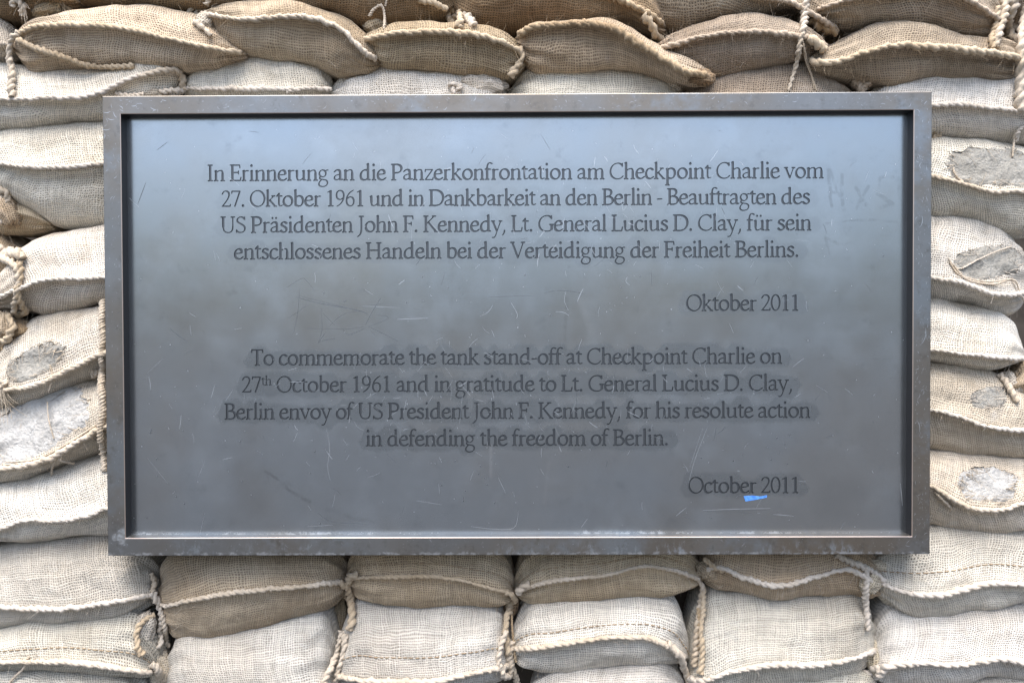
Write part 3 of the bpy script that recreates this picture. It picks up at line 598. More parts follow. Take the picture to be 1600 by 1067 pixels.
def sandbag(key, st, tone, Y, label, hole=None, seam=True, rr=.0044, strands=2, yarn=None, wr=1., zf=None, fuzz=110, lip=1.):
    st = np.array(st, float); wpx = st[-1, 0]-st[0, 0]; seed = sum(ord(c)*(i+3) for i, c in enumerate(key))*.137
    NX = int(np.clip(wpx/2.3, 40, 150)); R = resample(st, NX); t = np.linspace(0, 1, NX)
    hgt = np.median(R[:, 3]-R[:, 1])*.001; zf = zf or float(np.clip(hgt*.60, .045, .085)); zb = .13
    e = np.clip(1-np.abs(2*t-1)**14, 0, 1)**.5; e2 = np.clip(1-np.abs(2*t-1)**5, 0, 1)**.5
    Yc = Y+zf
    PT = np.array([at(a, b, Yc-.25*zf) for a, b in R[:, :2]]); PB = np.array([at(a, b, Yc-.25*zf) for a, b in R[:, [0, 3]]])
    PS = np.array([at(a, b, Yc-zf*k) for (a, b), k in zip(R[:, [0, 2]], e2)])
    P = np.empty((NX, NP_, 3)); s, c = np.sin(PHI), np.cos(PHI)
    mid = (PT+PB)/2
    for j in range(NP_):
        f = PHI[j]
        if abs(f) <= math.pi/2+1e-9:
            E = PT if f > 0 else PB; wgt = abs(s[j])**.92*e; C = PS+(E-PS)*wgt[:, None]
            y = Yc-zf*e2*abs(c[j])**.85
            y = y-.0035*lip*np.exp(-(f/.13)**2)*e2
            if f < 0: y = y+.0075*lip*(1-np.exp(-(f/.11)**2))*e2*abs(c[j])**.5
        else:
            k = (s[j]+1)/2; C = mid+(PB+(PT-PB)*k-mid)*e[:, None]; y = Yc+zb*e2*abs(c[j])**.6
        P[:, j, 0], P[:, j, 2], P[:, j, 1] = C[:, 0], C[:, 2], y
    N = normals(P)
    if (N[NX//2, J0] @ np.array((0, -1, 0))) < 0: N = -N
    fl = P.reshape(-1, 3); PH2 = np.broadcast_to(PHI, (NX, NP_))
    fz = np.clip((np.cos(PH2)+.25)/.5, 0, 1)
    ends = (np.abs(2*t-1)**3)[:, None]
    n1, n2, n3 = (nz(fl, k, seed).reshape(NX, NP_) for k in (11., 27., 62.))
    fold = np.sin(PH2*9+n1*5+seed)*ends*.0028+np.sin(PH2*17+n2*4+seed)*ends*.0012
    # long soft creases running along the bag
    long_ = np.array([noise.noise((a*5+seed, 0, b*30-seed)) for a, b in zip(fl[:, 0], fl[:, 2])]).reshape(NX, NP_)
    disp = (n1*.0065+n2*.0036+n3*.0013+fold*1.5+long_*.0032)*wr*np.minimum(1, e2[:, None]*1.2)*fz
    seamw = 1-.75*np.exp(-(PH2/.12)**2)
    P = P+N*(disp*seamw)[..., None]
    N = normals(P)
    if (N[NX//2, J0] @ np.array((0, -1, 0))) < 0: N = -N
    u = np.concatenate([[0], np.cumsum(np.linalg.norm(np.diff(P[:, J0], axis=0), axis=1))])
    dv = np.linalg.norm(np.diff(P, axis=1), axis=2); dv = (dv+2*np.median(dv, axis=0))/3; v = np.concatenate([np.zeros((NX, 1)), np.cumsum(dv, 1)], 1)
    v = v-v[:, J0:J0+1]
    UV = np.stack([np.broadcast_to(u[:, None], v.shape), v], -1).reshape(-1, 2)+seed
    V = P.reshape(-1, 3); i = np.arange(NX-1)[:, None]; j = np.arange(NP_)[None]
    a = i*NP_+j; b = i*NP_+(j+1) % NP_
    F = np.stack([a, a+NP_, b+NP_, b], -1).reshape(-1, 4)
    q = F[len(F)//2]; 
    fn = np.cross(P[NX//2+1, J0]-P[NX//2, J0], P[NX//2+1, J0+1]-P[NX//2, J0])
    if fn[1] > 0: F = F[:, ::-1]
    org = np.array((V[:, 0].mean(), V[:, 1].mean(), V[:, 2].min()))
    ALLV.append(V); ALLF.append(F+NV[0]); NV[0] += len(V)
    yarn = YARN[yarn or tone]
    drop = np.zeros(len(F), bool); Fp = None
    if hole:
        cx, cy, rx, ry, rot, cm = hole; px = pix(V); ca, sa = math.cos(math.radians(rot)), math.sin(math.radians(rot))
        dx, dy = px[:, 0]-cx, px[:, 1]-cy; U_, W_ = (dx*ca-dy*sa)/rx, (dx*sa+dy*ca)/ry
        d = (np.abs(U_)**2.6+np.abs(W_)**2.6)**(1/2.6)
        d = d+.13*nz(V, 55., seed+9)+.10*nz(V, 150., seed+4); d[PH2.ravel() > 2.2] = 9; d[PH2.ravel() < -1.5] = 9
        Fp = F[(d[F] < 1.45).any(1)]
        # cloth curls out a little at the torn edge
        V = V+N.reshape(-1, 3)*(np.exp(-((d-1.05)/.16)**2)*.0007)[:, None]
    Vb, UVb, Fb = V, UV, F
    if hole:
        VL, UL, FL, cut = list(V), list(UV), [], {}
        def edge_pt(a_, b_):
            k_ = (min(a_, b_), max(a_, b_))
            if k_ not in cut:
                s_ = (1-d[a_])/(d[b_]-d[a_]); cut[k_] = len(VL); VL.append(V[a_]+(V[b_]-V[a_])*s_); UL.append(UV[a_]+(UV[b_]-UV[a_])*s_)
            return cut[k_]
        ins = d < 1
        for f_ in F.tolist():
            m_ = [ins[q_] for q_ in f_]
            if not any(m_): FL.append(f_); continue
            if all(m_): continue
            poly = []
            for q_ in range(4):
                a_, b_ = f_[q_], f_[(q_+1) % 4]
                if not ins[a_]: poly.append(a_)
                if ins[a_] != ins[b_]: poly.append(edge_pt(a_, b_))
            if len(poly) > 2: FL.append(poly)
        Vb, UVb, Fb = np.array(VL), np.array(UL), FL
    bag = mesh_obj('sandbag', Vb, Fb, TONES[tone], None, True, org, UVb); bag.location = org
    # close the two ends
    tag(bag, label, 'sandbag', GROUP)
    if hole:
        inn = V-N.reshape(-1, 3)*(.0002-.0030*nz(V, 50., seed+1)-.0018*nz(V, 150., seed))[:, None]
        inn = inn-N.reshape(-1, 3)*(np.clip(d-1.0, 0, .4)*.022)[:, None]
        us = np.unique(Fp); mp = np.zeros(len(V), int); mp[us] = np.arange(len(us))
        tag(mesh_obj('exposed_filling', inn[us], mp[Fp], CEMENT_PALE if cm else CEMENT, bag, True, org), 'hardened grey cement showing through the torn burlap')
        edge = np.nonzero((d > .93) & (d < 1.08))[0]; pick = rng.choice(edge, min(95, len(edge)), False)
        tgt = np.stack([-(dx*0+U_*rx), 0*U_, (W_*ry)], 1)[pick]      # towards the middle of the tear
        D_ = np.stack([-dx[pick], np.full(len(pick), -6.), dy[pick]], 1)/20+rng.normal(0, .8, (len(pick), 3))*np.array((1.2, .15, .8))
        hv, hf = hairs(V[pick]+N.reshape(-1, 3)[pick]*.001, D_, rng.uniform(.006, .022, len(pick)), rng.uniform(.00035, .0008, len(pick)), .25, 5, .45)
        tag(mesh_obj('frayed_thread', hv, hf, yarn, bag, True, org), kind='stuff')
    if seam:
        k0, k1 = int(NX*.025), int(NX*.975); path = P[k0:k1, J0].copy(); path[:, 1] -= rr*.55
        path[:, 2] += .0016*np.array([noise.noise((x_*40, seed, 0)) for x_ in path[:, 0]])
        rv, rf = rope(path, rr*.92, strands, 5.6, fray=.15); mesh_obj('seam_rope', rv, rf, yarn, bag, True, org)
    if key in ('E3', 'E4', 'H4', 'E6', 'H1', 'B3', 'H3'):
        row = P[:, J0+(6 if key[0] != 'B' else 3)]+N[:, J0+6]*.0006; L_ = np.concatenate([[0], np.cumsum(np.linalg.norm(np.diff(row, axis=0), axis=1))])
        sv, sf_, pos = [], [], .03*L_[-1]
        while pos < .96*L_[-1]:
            ln2 = rng.uniform(.0045, .008); s4 = np.linspace(pos, pos+ln2, 5); C_ = np.stack([np.interp(s4, L_, row[:, k]) for k in range(3)], 1); C_[:, 1] -= np.array((-.0006, .0004, .0008, .0004, -.0006))
            v_, f_ = rope(C_, .0009, 1, 4, 5, .0012, 0.); b0 = sum(len(q_) for q_ in sv); sv.append(v_); sf_ += [[i_+b0 for i_ in q_] for q_ in f_]; pos += ln2+rng.uniform(.003, .005)
        mesh_obj('stitching', np.concatenate(sv), sf_, YARN['brown'], bag, True, org)
    if fuzz:
        n = int(fuzz*wpx/250); ii = rng.integers(2, NX-2, n); jj = np.where(rng.random(n) < .45, J0+rng.integers(-2, 3, n), rng.integers(4, 60, n))
        B_ = P[ii, jj]; D_ = N[ii, jj]*.6+rng.normal(0, .7, (n, 3)); keep = np.ones(n, bool)
        hv, hf = hairs(B_, D_, rng.uniform(.003, .015, n), rng.uniform(.00018, .00038, n), .3, 4, .6)
        tag(mesh_obj('loose_fibre', hv, hf, yarn, bag, True, org), kind='stuff')
    BAGS[key] = (bag, org, tone)
S_ = sandbag
# -- top edge of the picture
S_('A0', [(-90,-60,-20,10),(-30,-60,-15,25),(40,-55,-8,30),(95,-30,-3,22),(125,-4,2,10)], 'brown', .030, 'dark brown sandbag cut off by the top left corner')
S_('A1', [(98,-60,-30,2),(180,-70,-30,14),(280,-70,-30,17),(370,-60,-30,15),(425,-40,-25,2)], 'brown', .030, 'reddish brown sandbag showing only a thin belly at the top edge, left of centre')
S_('A2', [(450,-50,-25,2),(520,-60,-28,28),(575,-60,-30,40),(640,-60,-30,39),(695,-55,-25,30),(722,-30,-20,0)], 'brown', .026, 'brown sandbag at the top edge with a thin string hanging across it')
S_('A3', [(690,-60,-40,20),(740,-70,-40,43),(820,-75,-40,47),(920,-70,-18,44),(990,-50,12,46),(1042,-5,44,64)], 'brown', .024, 'brown sandbag at the top edge with its seam sloping to a frayed right end', rr=.006)
S_('A4', [(985,-70,-40,20),(1040,-75,-40,44),(1110,-75,-40,41),(1180,-60,-3,30),(1240,-30,9,22),(1290,10,38,52),(1314,40,50,56)], 'dun', .034, 'grey-brown sandbag at the top edge behind the long hanging twine')
S_('A5', [(1266,-30,20,32),(1310,-50,6,42),(1400,-60,-8,46),(1490,-50,-4,57),(1550,-25,26,62),(1574,0,42,52)], 'dun', .022, 'dark dun sandbag at the top edge, right of the long hanging twine')
S_('A6', [(1556,-60,-30,30),(1620,-60,-30,64),(1690,-60,-30,60)], 'dun', .050, 'dark sandbag in the top right corner behind the bunch of knotted cords')
# -- second course
S_('B0', [(-120,20,60,110),(-50,24,65,112),(5,32,70,104),(32,50,70,90)], 'cream', .040, 'pale sandbag end at the left edge beside the upright hanging cord', seam=False)
S_('B1', [(16,62,64,100),(45,38,48,112),(105,20,42,107),(195,10,47,107),(280,16,66,112),(340,42,79,106),(388,80,85,91)], 'tan', .018, 'tan sandbag near the top left with two ropes across its front', rr=0.0050)
S_('B2', [(312,22,22,36),(335,12,26,64),(365,5,32,80),(420,2,31,92),(475,6,29,99),(530,24,46,117),(575,55,86,113),(597,84,98,104)], 'tan', .020, 'plump tan sandbag with a knotted left corner high on its seam', yarn='cream', rr=0.0048)
S_('B3', [(562,60,66,76),(595,44,58,102),(650,33,53,108),(710,36,53,113),(765,45,62,119),(805,62,78,119),(822,84,90,110)], 'tan', .018, 'tan sandbag with a thickly stitched seam arching over its front, above the frame', yarn='tan', rr=0.0054)
S_('B4', [(804,58,62,78),(825,44,48,104),(870,34,42,112),(910,30,40,110),(960,38,50,104),(1005,58,76,112),(1060,88,110,130),(1117,117,123,131)], 'tan', .014, 'tan sandbag whose thick shaggy seam runs out to a long pointed right end', yarn='brown', rr=0.0074, strands=3, fuzz=300)
S_('B5', [(1018,74,82,90),(1045,56,74,102),(1110,32,57,117),(1180,24,53,108),(1235,30,57,99),(1280,58,70,86),(1299,75,79,83)], 'dun', .024, 'dun sandbag between the pointed brown end and the long hanging twine', yarn='dun', fuzz=300, rr=0.0048)
S_('B6', [(1260,90,98,106),(1300,66,100,118),(1340,48,88,124),(1395,36,75,129),(1460,40,77,119),(1530,56,84,121),(1590,68,93,123),(1605,86,96,110)], 'dun', .020, 'brownish sandbag with a thick arched seam lip above the right end of the frame', yarn='tan', fuzz=340, rr=.006, lip=1.5)
S_('B7', [(1588,60,100,130),(1640,45,100,135),(1720,50,100,135)], 'dun', .045, 'sliver of a dark sandbag at the right edge behind the hanging cord', seam=False)
# -- third course, half hidden by the frame
S_('C1', [(-80,100,160,205),(0,98,157,206),(70,102,155,201),(150,104,150,195),(215,96,122,190),(262,96,113,185),(293,112,120,160)], 'white', .040, 'pale sandbag whose seam cord rises to a hook at the upper left frame corner', rr=0.0048)
S_('C2', [(280,118,141,180),(310,98,140,195),(360,88,141,200),(430,84,141,200),(480,90,141,200),(508,105,141,195),(524,135,143,170)], 'white', .050, 'smooth pale sandbag behind the frame top, second from the left frame corner', wr=.8, strands=2)
S_('C3', [(512,140,150,180),(540,116,150,200),(610,98,150,205),(700,102,150,200),(770,112,150,195),(794,135,148,170)], 'white', .050, 'pale sandbag behind the frame top ending in a crumpled grey rag', seam=False)
S_('C4', [(788,140,150,180),(815,112,155,200),(880,97,155,205),(940,96,155,205),(1010,106,155,200),(1050,122,150,190),(1070,142,150,165)], 'white', .050, 'pale sandbag behind the frame top directly under the long pointed brown end', seam=False)
S_('C5', [(1068,140,155,180),(1110,112,155,200),(1180,94,155,205),(1240,94,155,205),(1290,105,155,195),(1325,130,150,180),(1337,144,150,165)], 'dun', .050, 'greyish low sandbag behind the frame top where the hanging twine ends', seam=False, yarn='cream')
S_('C6', [(1350,148,160,200),(1380,130,165,211),(1430,114,168,216),(1490,104,165,221),(1550,110,171,225),(1610,122,177,225),(1690,125,180,225)], 'white', .044, 'pale coarse sandbag with a straight seam beside the upper right frame corner', yarn='white')
# -- left of the plaque
S_('D1', [(-48,240,255,272),(-5,206,256,292),(40,193,261,332),(90,188,263,356),(140,186,259,359),(190,188,255,357),(250,200,255,345),(300,230,256,290)], 'white', .044, 'big bleached sandbag with a level seam, uppermost of those against the left frame side', wr=.7)
S_('D1b', [(-80,290,325,364),(0,288,328,366),(50,318,338,364),(85,345,350,358)], 'tan', .085, 'tan sandbag tucked back in the gap under the big bleached bag', seam=False)
S_('D2', [(-28,464,478,490),(10,425,461,488),(40,390,449,490),(75,366,437,493),(110,356,436,485),(150,350,435,477),(200,350,430,474),(270,365,430,460),(300,390,430,445)], 'cream', .044, 'pale sandbag left of the frame crossed at its left end by a looped cord', yarn='white')
S_('D2b', [(-60,362,400,470),(0,362,400,462),(35,385,415,446),(58,405,415,428)], 'tan', .095, 'tan sandbag end at the left edge behind the looped cord', seam=False)
S_('D2c', [(-60,476,515,565),(0,482,515,560),(35,496,520,545),(62,510,520,530)], 'brown', .070, 'small brown sandbag end at the left edge below the looped cord', seam=False)
S_('D3', [(-30,590,615,640),(5,546,609,638),(45,503,605,634),(90,488,588,615),(130,480,568,597),(170,472,550,581),(230,475,545,575),(290,500,540,560)], 'cream', .044, 'torn sandbag left of the frame with a dark grey hole above a braided seam', hole=(55, 566, 47, 21, 28, 0), yarn='cream', rr=0.0057, strands=3)
S_('D4', [(-60,655,735,770),(0,638,731,758),(40,623,727,751),(85,606,713,735),(130,590,686,717),(170,580,665,705),(230,585,660,700),(290,610,655,680)], 'cream', .042, 'torn sandbag left of the frame with a large whitish hole full of pale cement', hole=(60, 664, 84, 41, 29, 1), yarn='cream', rr=0.0054)
S_('D5', [(-60,765,825,855),(0,752,825,849),(40,742,812,851),(90,730,812,843),(135,712,806,837),(170,702,792,835),(230,705,790,830),(290,730,790,815)], 'grey', .042, 'untorn sandbag beside the lower left frame, under the bag with the whitish hole', yarn='white', rr=0.0049)
# -- right of the plaque
S_('F1', [(1330,260,272,290),(1380,222,272,322),(1440,212,274,338),(1500,210,288,349),(1545,214,300,362),(1585,226,300,372),(1640,250,298,352),(1690,275,298,320)], 'white', .044, 'torn bleached sandbag right of the frame with a wide grey hole reaching the picture edge', hole=(1554, 262, 76, 28, -4, 0), yarn='cream')
S_('F2', [(1330,385,425,440),(1390,343,428,464),(1455,330,435,470),(1500,332,442,475),(1545,346,459,492),(1580,366,461,493),(1602,395,456,478),(1614,425,450,462)], 'white', .044, 'torn sandbag right of the frame with a round-ended hole crossed by a pale thread', hole=(1541, 411, 54, 25, 8, 0), yarn='white')
S_('F3', [(1330,510,545,560),(1390,472,546,570),(1455,461,547,568),(1500,468,552,576),(1545,476,557,581),(1580,498,560,572),(1606,538,560,564)], 'white', .046, 'whole bleached sandbag right of the frame, without any tear', yarn='white', wr=.8)
S_('F4', [(1330,610,640,670),(1390,573,636,697),(1455,562,640,704),(1500,562,652,713),(1545,572,667,720),(1580,596,671,719),(1640,640,674,712),(1680,660,680,700)], 'cream', .044, 'sandbag right of the frame worn through in a small grey patch', hole=(1546, 621, 28, 16, 10, 0), yarn='white')
S_('F4b', [(1566,604,612,625),(1590,565,600,645),(1640,550,600,652),(1700,560,600,640)], 'tan', .065, 'tan sandbag corner at the right edge beside the small worn patch', seam=False)
S_('F5', [(1330,740,755,790),(1390,710,755,814),(1455,696,760,821),(1500,700,787,829),(1550,706,796,834),(1600,710,786,831),(1660,725,785,815),(1690,750,785,800)], 'cream', .044, 'torn sandbag right of the frame with a pale oval hole, lowest of the torn ones', hole=(1543, 757, 44, 26, -6, 1), yarn='cream')
# -- course under the frame
S_('E1', [(-70,870,945,985),(0,848,946,989),(50,836,949,977),(110,828,948,977),(170,824,940,971),(220,838,931,956),(254,870,925,940)], 'grey', .046, 'big pale sandbag under the lower left frame corner', yarn='white', rr=0.0048)
S_('E2', [(241,885,942,965),(265,850,944,992),(300,838,935,1002),(350,833,926,999),(410,833,919,981),(470,833,915,966),(520,840,909,946),(547,865,907,925)], 'tan', .048, 'warm tan sandbag under the frame that bellies down at its left end', yarn='cream', rr=0.0048)
S_('E3', [(539,870,905,925),(560,845,902,940),(610,833,899,951),(690,833,900,952),(740,836,910,949),(785,848,922,947),(805,880,926,938)], 'tan', .050, 'small tan sandbag with a row of dark stitches, under the middle of the frame', yarn='tan', rr=0.0039)
S_('E4', [(801,885,926,936),(830,850,914,945),(880,835,904,945),(940,830,898,939),(1015,830,883,935),(1055,838,890,929),(1100,870,907,913)], 'tan', .050, 'tan sandbag under the frame whose seam rises to a peak near its right end', yarn='cream', rr=0.0039)
S_('E5', [(1093,870,893,908),(1115,846,884,921),(1160,834,900,929),(1210,830,913,939),(1270,830,900,931),(1330,838,890,931),(1365,865,908,933),(1387,892,915,928)], 'tan', .050, 'tan sandbag under the right half of the frame with a sagging white rope seam', yarn='white', rr=0.0050)
S_('E6', [(1348,870,888,905),(1375,845,908,936),(1415,823,924,966),(1470,810,926,964),(1540,810,910,953),(1600,818,912,943),(1690,830,915,940)], 'grey', .046, 'big pale sandbag under the lower right frame corner with a thick twisted seam', yarn='white', rr=0.0057)
# -- lowest courses
S_('H0', [(-60,1045,1080,1110),(30,1038,1078,1115),(120,1042,1080,1115),(200,1056,1085,1112),(238,1078,1090,1100)], 'grey', .046, 'strip of a pale sandbag in the bottom left corner', seam=False)
S_('H1', [(-70,990,1032,1060),(0,978,1031,1055),(50,966,1031,1047),(110,960,1031,1049),(170,958,1039,1058),(220,964,1047,1064),(248,1000,1050,1058)], 'grey', .040, 'flat pale sandbag second from the bottom at the left edge', yarn='cream', rr=.006, strands=3)
S_('H2', [(252,1015,1080,1120),(278,985,1085,1130),(340,976,1088,1135),(420,964,1085,1135),(480,952,1080,1130),(515,952,1075,1120),(532,990,1070,1100)], 'grey', .048, 'broad plain sandbag at the bottom edge, its seam out of the picture', seam=False, wr=.8)
S_('H3', [(520,1000,1050,1070),(545,950,1057,1086),(600,936,1062,1092),(680,936,1061,1086),(740,936,1049,1076),(785,943,1040,1066),(803,975,1035,1055)], 'grey', .044, 'pale sandbag with open weave at the bottom edge, between two tasselled cords', yarn='cream', rr=.006)
S_('H4', [(796,990,1012,1030),(815,950,1011,1042),(860,936,1007,1049),(910,928,999,1046),(965,924,993,1042),(1020,922,997,1037),(1055,930,1015,1036),(1078,965,1030,1040)], 'grey', .044, 'pale sandbag under the peaked seam with its own seam arched like a bridge', yarn='cream', rr=0.0050)
S_('H5', [(1070,980,1055,1075),(1090,935,1061,1087),(1140,920,1047,1079),(1190,920,1037,1071),(1280,922,1035,1062),(1340,924,1023,1052),(1373,960,1010,1030)], 'grey', .044, 'broad pale sandbag with two grey smudges under the sagging white rope', yarn='white', rr=0.0057)
S_('H6', [(1356,1000,1040,1060),(1372,960,1044,1070),(1420,946,1035,1074),(1500,940,1035,1068),(1560,936,1026,1058),(1610,936,1036,1066),(1690,940,1040,1060)], 'grey', .044, 'pale sandbag in the bottom right corner with a rope seam low on its front', yarn='white', rr=.006)
S_('H7', [(826,1068,1110,1130),(860,1044,1105,1135),(950,1032,1100,1135),(1040,1030,1100,1130),(1074,1052,1100,1120)], 'grey', .052, 'strip of a sandbag at the bottom edge under the bridge-like seam', seam=False)
S_('H8', [(1105,1080,1110,1130),(1160,1056,1110,1135),(1250,1050,1110,1135),(1345,1042,1105,1130),(1380,1064,1100,1120)], 'grey', .052, 'strip of a sandbag at the bottom edge under the bag with grey smudges', seam=False)
S_('H9', [(1376,1080,1110,1130),(1440,1064,1110,1140),(1550,1052,1110,1140),(1690,1055,1110,1140)], 'grey', .052, 'strip of a sandbag in the bottom right corner, below the last rope seam', seam=False)
# ------------------------------------------------------------------ cords, knots and rags tied to the bags
TREE = BVHTree.FromPolygons(np.concatenate(ALLV).tolist(), np.concatenate(ALLF).tolist())
def surf(px, py):
    d = at(px, py, 1)-CAM; d.normalize(); h = TREE.ray_cast(CAM, d)[0]; return h.y if h else .12
def cord(key, pts, r, strands=2, yarn=None, drape=.85, name='tie_cord', taper=0., off=.7, fray=.15, pitch=4.):
    """a cord lying on the bags along px points"""
    C = curve(pts, 12) if len(pts) > 2 else np.linspace(pts[0], pts[1], 24)
    Y = np.array([surf(*p) for p in C]); m = 9
    Y = np.minimum(Y, np.median(Y)+.03)
    lo = np.array([Y[max(0, i-m):i+m+1].min() for i in range(len(Y))]); Y = drape*lo+(1-drape)*Y
    Y = np.convolve(np.pad(Y, 4, mode='edge'), np.ones(9)/9, 'valid')
    P = np.array([at(x, y, q-r*off) for (x, y), q in zip(C, Y)])
    V, F = rope(P, r, strands, pitch, taper=taper, fray=fray)
    bag, org, tone = BAGS[key]; mesh_obj(name, V, F, YARN[yarn or tone], bag, True, org)
def knot(key, px, py, size, r, yarn=None, rot=0., sy=1., name='knot'):
    """an overhand knot sitting on the bag"""
    t = np.linspace(0, 2*math.pi, 90); x = np.sin(t)+2*np.sin(2*t); z = np.cos(t)-2*np.cos(2*t); y = -np.sin(3*t)
    c = at(px, py, surf(px, py)-r*1.5); ca, sa = math.cos(rot), math.sin(rot)
    P = np.stack([c.x+size*(x*ca-z*sa*sy)/3, c.y+y*r*.8, c.z+size*(x*sa+z*ca*sy)/3], 1)
    V, F = rope(P, r, 2); bag, org, tone = BAGS[key]; mesh_obj(name, V, F, YARN[yarn or tone], bag, True, org)
def tassel(key, px, py, dx, dy, n, ln_, r=.0006, yarn=None, spread=.35):
    """untwisted cord end: a brush of loose threads"""
    c = np.array(at(px, py, surf(px, py)-.004)); B_ = c+rng.normal(0, .0022, (n, 3)); D_ = np.array((dx, -.05, -dy))+rng.normal(0, spread, (n, 3))*np.array((1, .25, 1))
    V, F = hairs(B_, D_, rng.uniform(.5, 1, n)*ln_, np.full(n, r), .25, 6, .25); bag, org, tone = BAGS[key]
    tag(mesh_obj('loose_thread', V, F, YARN[yarn or tone], bag, True, org), kind='stuff')
def rag(key, px, py, wx, wy, tone, seed, out=.012, name='gathered_corner', rot=0.):
    """crumpled burlap: a gathered sack corner"""
    n, m = 34, 26; th = np.linspace(0, 2*math.pi, n, endpoint=False); ph = np.linspace(.02, math.pi-.02, m)
    T_, P_ = np.meshgrid(th, ph, indexing='ij'); D_ = np.stack([np.sin(P_)*np.cos(T_), np.sin(P_)*np.sin(T_), np.cos(P_)], -1).reshape(-1, 3)
    k = 1+.26*nz(D_, 1.8, seed)+.12*nz(D_, 4.5, seed)+.09*np.sin(T_.ravel()*8+3*nz(D_, 1.5, seed+3))
    c = np.array(at(px, py, surf(px, py)+.004)); a = math.radians(rot)
    x, z = D_[:, 0]*k*wx*.001, D_[:, 2]*k*wy*.001
    V = np.stack([c[0]+x*math.cos(a)-z*math.sin(a), c[1]+D_[:, 1]*k*out, c[2]+x*math.sin(a)+z*math.cos(a)], 1)
    i = np.arange(n)[:, None]; j = np.arange(m-1)[None]; q = i*m+j; b = ((i+1) % n)*m+j
    F = np.stack([q, q+1, b+1, b], -1).reshape(-1, 4)
    bag, org, _ = BAGS[key]; UV = np.stack([T_.ravel()*wx*.001, P_.ravel()*wy*.001], 1)+seed
    mesh_obj(name, V, F, TONES[tone], bag, True, org, UV)
# top left
cord('B1', [(30,52),(18,62),(14,85),(19,115),(17,138),(20,152)], .0060, 2, 'cream')
cord('B1', [(28,62),(52,74),(75,82),(105,92),(130,101),(160,105),(210,103)], .0052, 2, 'tan')
tassel('B1', 20, 150, -.25, 1, 14, .014, yarn='cream')
cord('A0', [(18,10),(24,-2),(34,8),(36,24)], .005, 2, 'cream'); tassel('A0', 36, 4, 0, 1, 16, .026, yarn='cream'); rag('A0', 78, 14, 26, 14, 'tan', 3.1, .014, rot=15); tassel('A0', 98, 8, .6, .6, 18, .02, yarn='brown')
cord('C1', [(216,121),(240,113),(262,110),(278,112),(284,122),(287,140)], .0058, 2, 'cream'); cord('C1', [(180,146),(200,150),(225,147)], .004, 2, 'cream'); rag('C1', 240, 146, 22, 8, 'cream', 8.3, .008); cord('C2', [(250,144),(268,142),(288,143)], .005, 2, 'white')
knot('B2', 313, 20, .017, .0048, 'cream', .4); cord('B2', [(305,34),(318,45),(330,56)], .0055, 2, 'cream'); rag('B2', 320, 36, 14, 20, 'cream', 5.5, .012, rot=-35); cord('B2', [(322,8),(328,-2),(333,-12)], .004, 2, 'cream')
cord('B2', [(448,144),(480,138),(518,140)], .0045, 2, 'white')
# top middle
rag('A2', 588, 40, 22, 17, 'tan', 2.2, .014, rot=20); cord('A2', [(577,26),(585,14),(597,10),(601,28),(600,46)], .0024, 2, 'cream'); cord('A2', [(602,10),(606,-6)], .0022, 2, 'cream')
cord('A2', [(655,0),(680,6),(698,16)], .0055, 2, 'tan'); knot('A3', 707, 24, .016, .0055, 'tan', .2); cord('A3', [(716,16),(720,30),(716,44)], .0060, 2, 'tan'); cord('A3', [(722,22),(736,34),(741,42)], .0060, 2, 'cream')
cord('B3', [(812,74),(816,90),(807,105),(797,120)], .0072, 2, 'tan'); tassel('B3', 822, 92, .6, .3, 12, .014, yarn='tan')
rag('C3', 752, 131, 40, 16, 'cream', 4.4, .012, rot=-4); knot('C3', 712, 138, .010, .004, 'white'); rag('C4', 1052, 134, 14, 9, 'cream', 6.1, .010, rot=-30)
rag('A3', 1040, 58, 14, 9, 'dun', 7.7, .010, rot=-25); cord('A3', [(1005,24),(1018,40),(1024,56),(1036,62)], .0080, 2, 'tan'); tassel('A3', 1044, 60, .8, .2, 14, .01, yarn='dun')
rag('B4', 1096, 121, 22, 12, 'brown', 9.1, .012, rot=-8)
# top right
cord('A4', [(1262,-10),(1258,16),(1256,40),(1250,66),(1246,92),(1238,122),(1232,142)], .0052, 2, 'cream', taper=.25); cord('A4', [(1258,40),(1254,60),(1258,84),(1264,106),(1276,142)], .0016, 2, 'cream'); cord('A4', [(1256,66),(1258,92),(1268,120),(1272,140)], .0014, 2, 'cream')
tassel('A4', 1234, 138, -.2, 1, 12, .02, yarn='cream'); knot('A4', 1257, 34, .009, .004, 'cream')
cord('A4', [(1268,28),(1285,40),(1308,52)], .0085, 2, 'brown'); rag('A4', 1288, 42, 20, 10, 'brown', 3.9, .014, rot=-32)
cord('B5', [(1262,60),(1276,68),(1288,80)], .0070, 2, 'tan')
rag('C5', 1346, 131, 18, 11, 'dun', 5.9, .012); knot('C5', 1347, 131, .012, .0045, 'dun')
cord('A6', [(1572,-10),(1570,20),(1562,46),(1556,74)], .0070, 2, 'cream'); cord('A6', [(1590,-10),(1582,16),(1574,40),(1584,58),(1596,66)], .0065, 2, 'cream'); knot('A6', 1576, 46, .012, .005, 'cream', .5)
cord('A6', [(1604,10),(1597,50),(1596,90),(1594,130),(1596,175)], .0080, 2, 'cream'); cord('C6', [(1608,196),(1592,204),(1588,222)], .0030, 2, 'white'); cord('A5', [(1560,10),(1556,40),(1550,60),(1552,76)], .005, 2, 'tan')
knot('F1', 1462, 212, .008, .003, 'tan')
